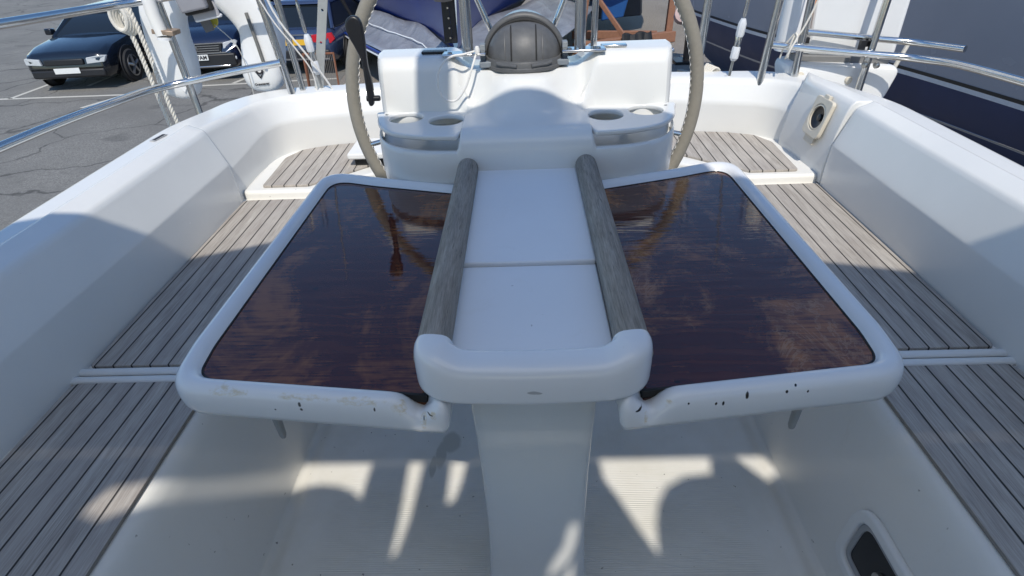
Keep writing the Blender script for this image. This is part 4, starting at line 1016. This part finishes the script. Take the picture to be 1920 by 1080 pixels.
o = MB().prism([(1.9, 17.2, -1.45), (3.3, 17.6, -1.45), (3.2, 17.6, -.2), (1.7, 17.2, -.2)], (.1, .3, 0)).build('keel', NAVY2, dy, bevel=.03); o.matrix_parent_inverse = DI
tp = MB()
for i in range(1): pass
tv = []; nx_, ny_ = 14, 8
rings_ = []
for j in range(ny_+1):
    t = j/ny_; rings_.append([(2.35+.75*i/nx_+.05*t*math.sin(i), 14.70-.14*t+.33*i/nx_+.03*math.sin(i*1.9), GZ+.34-.33*t+.03*math.sin(i*.9)*(1-t)+.06*abs(math.sin(i*.7))*t) for i in range(nx_+1)])
o = tp.loft(rings_, False).build('black_tarpaulin', plain('black_tarp', (.008, .009, .012), .7, 0, 8, .3), None); tag(o, 'black tarpaulin hung over the beam of the brown cradle', 'tarpaulin')
md = o.modifiers.new('s', 'SOLIDIFY'); md.thickness = .012
pj = empty('prop_jack', (3.55, 13.2, GZ), 0, 'grey and black boat prop with pink pads left of the wheel rim', 'prop')
m = MB(); m.box((0, 0, .55), (.16, .14, 1.1)); m.box((0, 0, .03), (.6, .5, .06)); m.build('post', BLACKP, pj, bevel=.01)
MB().tube([(-.45, .1, 1.45), (.25, -.05, .95)], .08, 8).build('arm', plain('dark_grey_steel', (.08, .085, .095), .5), pj)
MB().lathe([(.02, -.12), (.16, -.08), (.17, .08), (.02, .13)], (-.24, -.1, .95), 12, Matrix.Rotation(math.radians(60), 3, 'X')).build('pad', plain('pink_pad', (.50, .36, .34), .7), pj)
MB().tube([(-.02, -.05, .85), (.28, -.1, .5)], .018, 6).build('handle', CHROME, pj)

# ------------------------------------------------------------------ big neighbour hull on the right
nb = empty('neighbour_yacht', (4.5, 8, GZ), 0, 'large yacht with grey topsides above a dark navy bottom on the right', 'yacht')
NI = Matrix.Translation((-4.5, -8, -GZ))
line = [(2.62, 9.95), (2.66, 9.6), (2.86, 8.5), (3.05, 7.73), (3.35, 6.8), (3.61, 6.0), (3.85, 4.9), (4.05, 3.6), (4.15, 2.0), (4.1, -1.0), (3.9, -4)]
ln = spline([(x, y, 0) for x, y in line], 4)
def band(nm, prof, mat):
    rg = [[(p.x+dx, p.y, z) for dx, z in prof] for p in ln]
    o = MB().loft(rg, False).build(nm, mat, nb, ang=60); o.matrix_parent_inverse = NI; return o
TOPS = plain('grey_topsides', (.27, .275, .31), .25, 0, 1.5, .12)
NAVYB = plain('navy_bottom', (.013, .028, .085), .45, 0, 2, .3)
band('topsides', [(.10, 2.4), (-.02, 1.5), (-.06, .6), (-.02, 0), (0, -.22)], TOPS)
band('boot_stripe', [(-.004, -.215), (-.004, -.245)], plain('black_stripe', (.01, .01, .012), .4))
band('waterline_stripe', [(-.003, -.2455), (.0, -.285)], plain('pale_stripe', (.50, .51, .54), .4))
band('bottom', [(.004, -.286), (.06, -.50), (.14, -.62)], NAVYB)
band('lower_stripe', [(.135, -.6205), (.155, -.645)], plain('faded_stripe', (.30, .31, .33), .5))
band('lower_hull', [(.156, -.646), (.35, -.95), (.7, -1.25), (1.3, -1.42)], NAVYB)
o = MB().loft([[(x, y, z) for x in (5.2, 5.5) for z in ((GZ, -1.3) if x < 5.3 else (-1.3, GZ))] for y in (2, 11)]).build('keel', NAVYB, nb); o.matrix_parent_inverse = NI
tp_ = [(.10, 2.4), (-.02, 1.5), (-.06, .6), (-.02, 0), (0, -.26), (.06, -.50), (.156, -.646), (.35, -.95), (.7, -1.25), (1.3, -1.42), (3.0, -1.3), (3.2, 2.4)]
o = MB().prism([(2.62+dx, 9.95, z) for dx, z in tp_], (.1, .05, 0)).build('transom', TOPS, nb); o.matrix_parent_inverse = NI
# trestle and timber on the ground by it
tr = empty('wooden_prop', (3.0, 9.0, GZ), 0, 'pale timber plank lying by the dark hull behind the wheel', 'timber')
m = MB(); q_ = Vector((1.0, -1.5, -.05)).to_track_quat('X', 'Z').to_matrix()
m.box((.35, 1.0, .35), (2.0, .10, .07), q_)
m.build('plank', plain('pale_timber', (.38, .34, .28), .8, 0, 20, .25), tr)
DT = plain('dark_timber', (.05, .045, .04), .85)
for c_ in ((.1, 1.5, .16), (.7, .5, .16)): MB().box(c_, (.12, .12, .32)).build('block', DT, tr, bevel=.01)
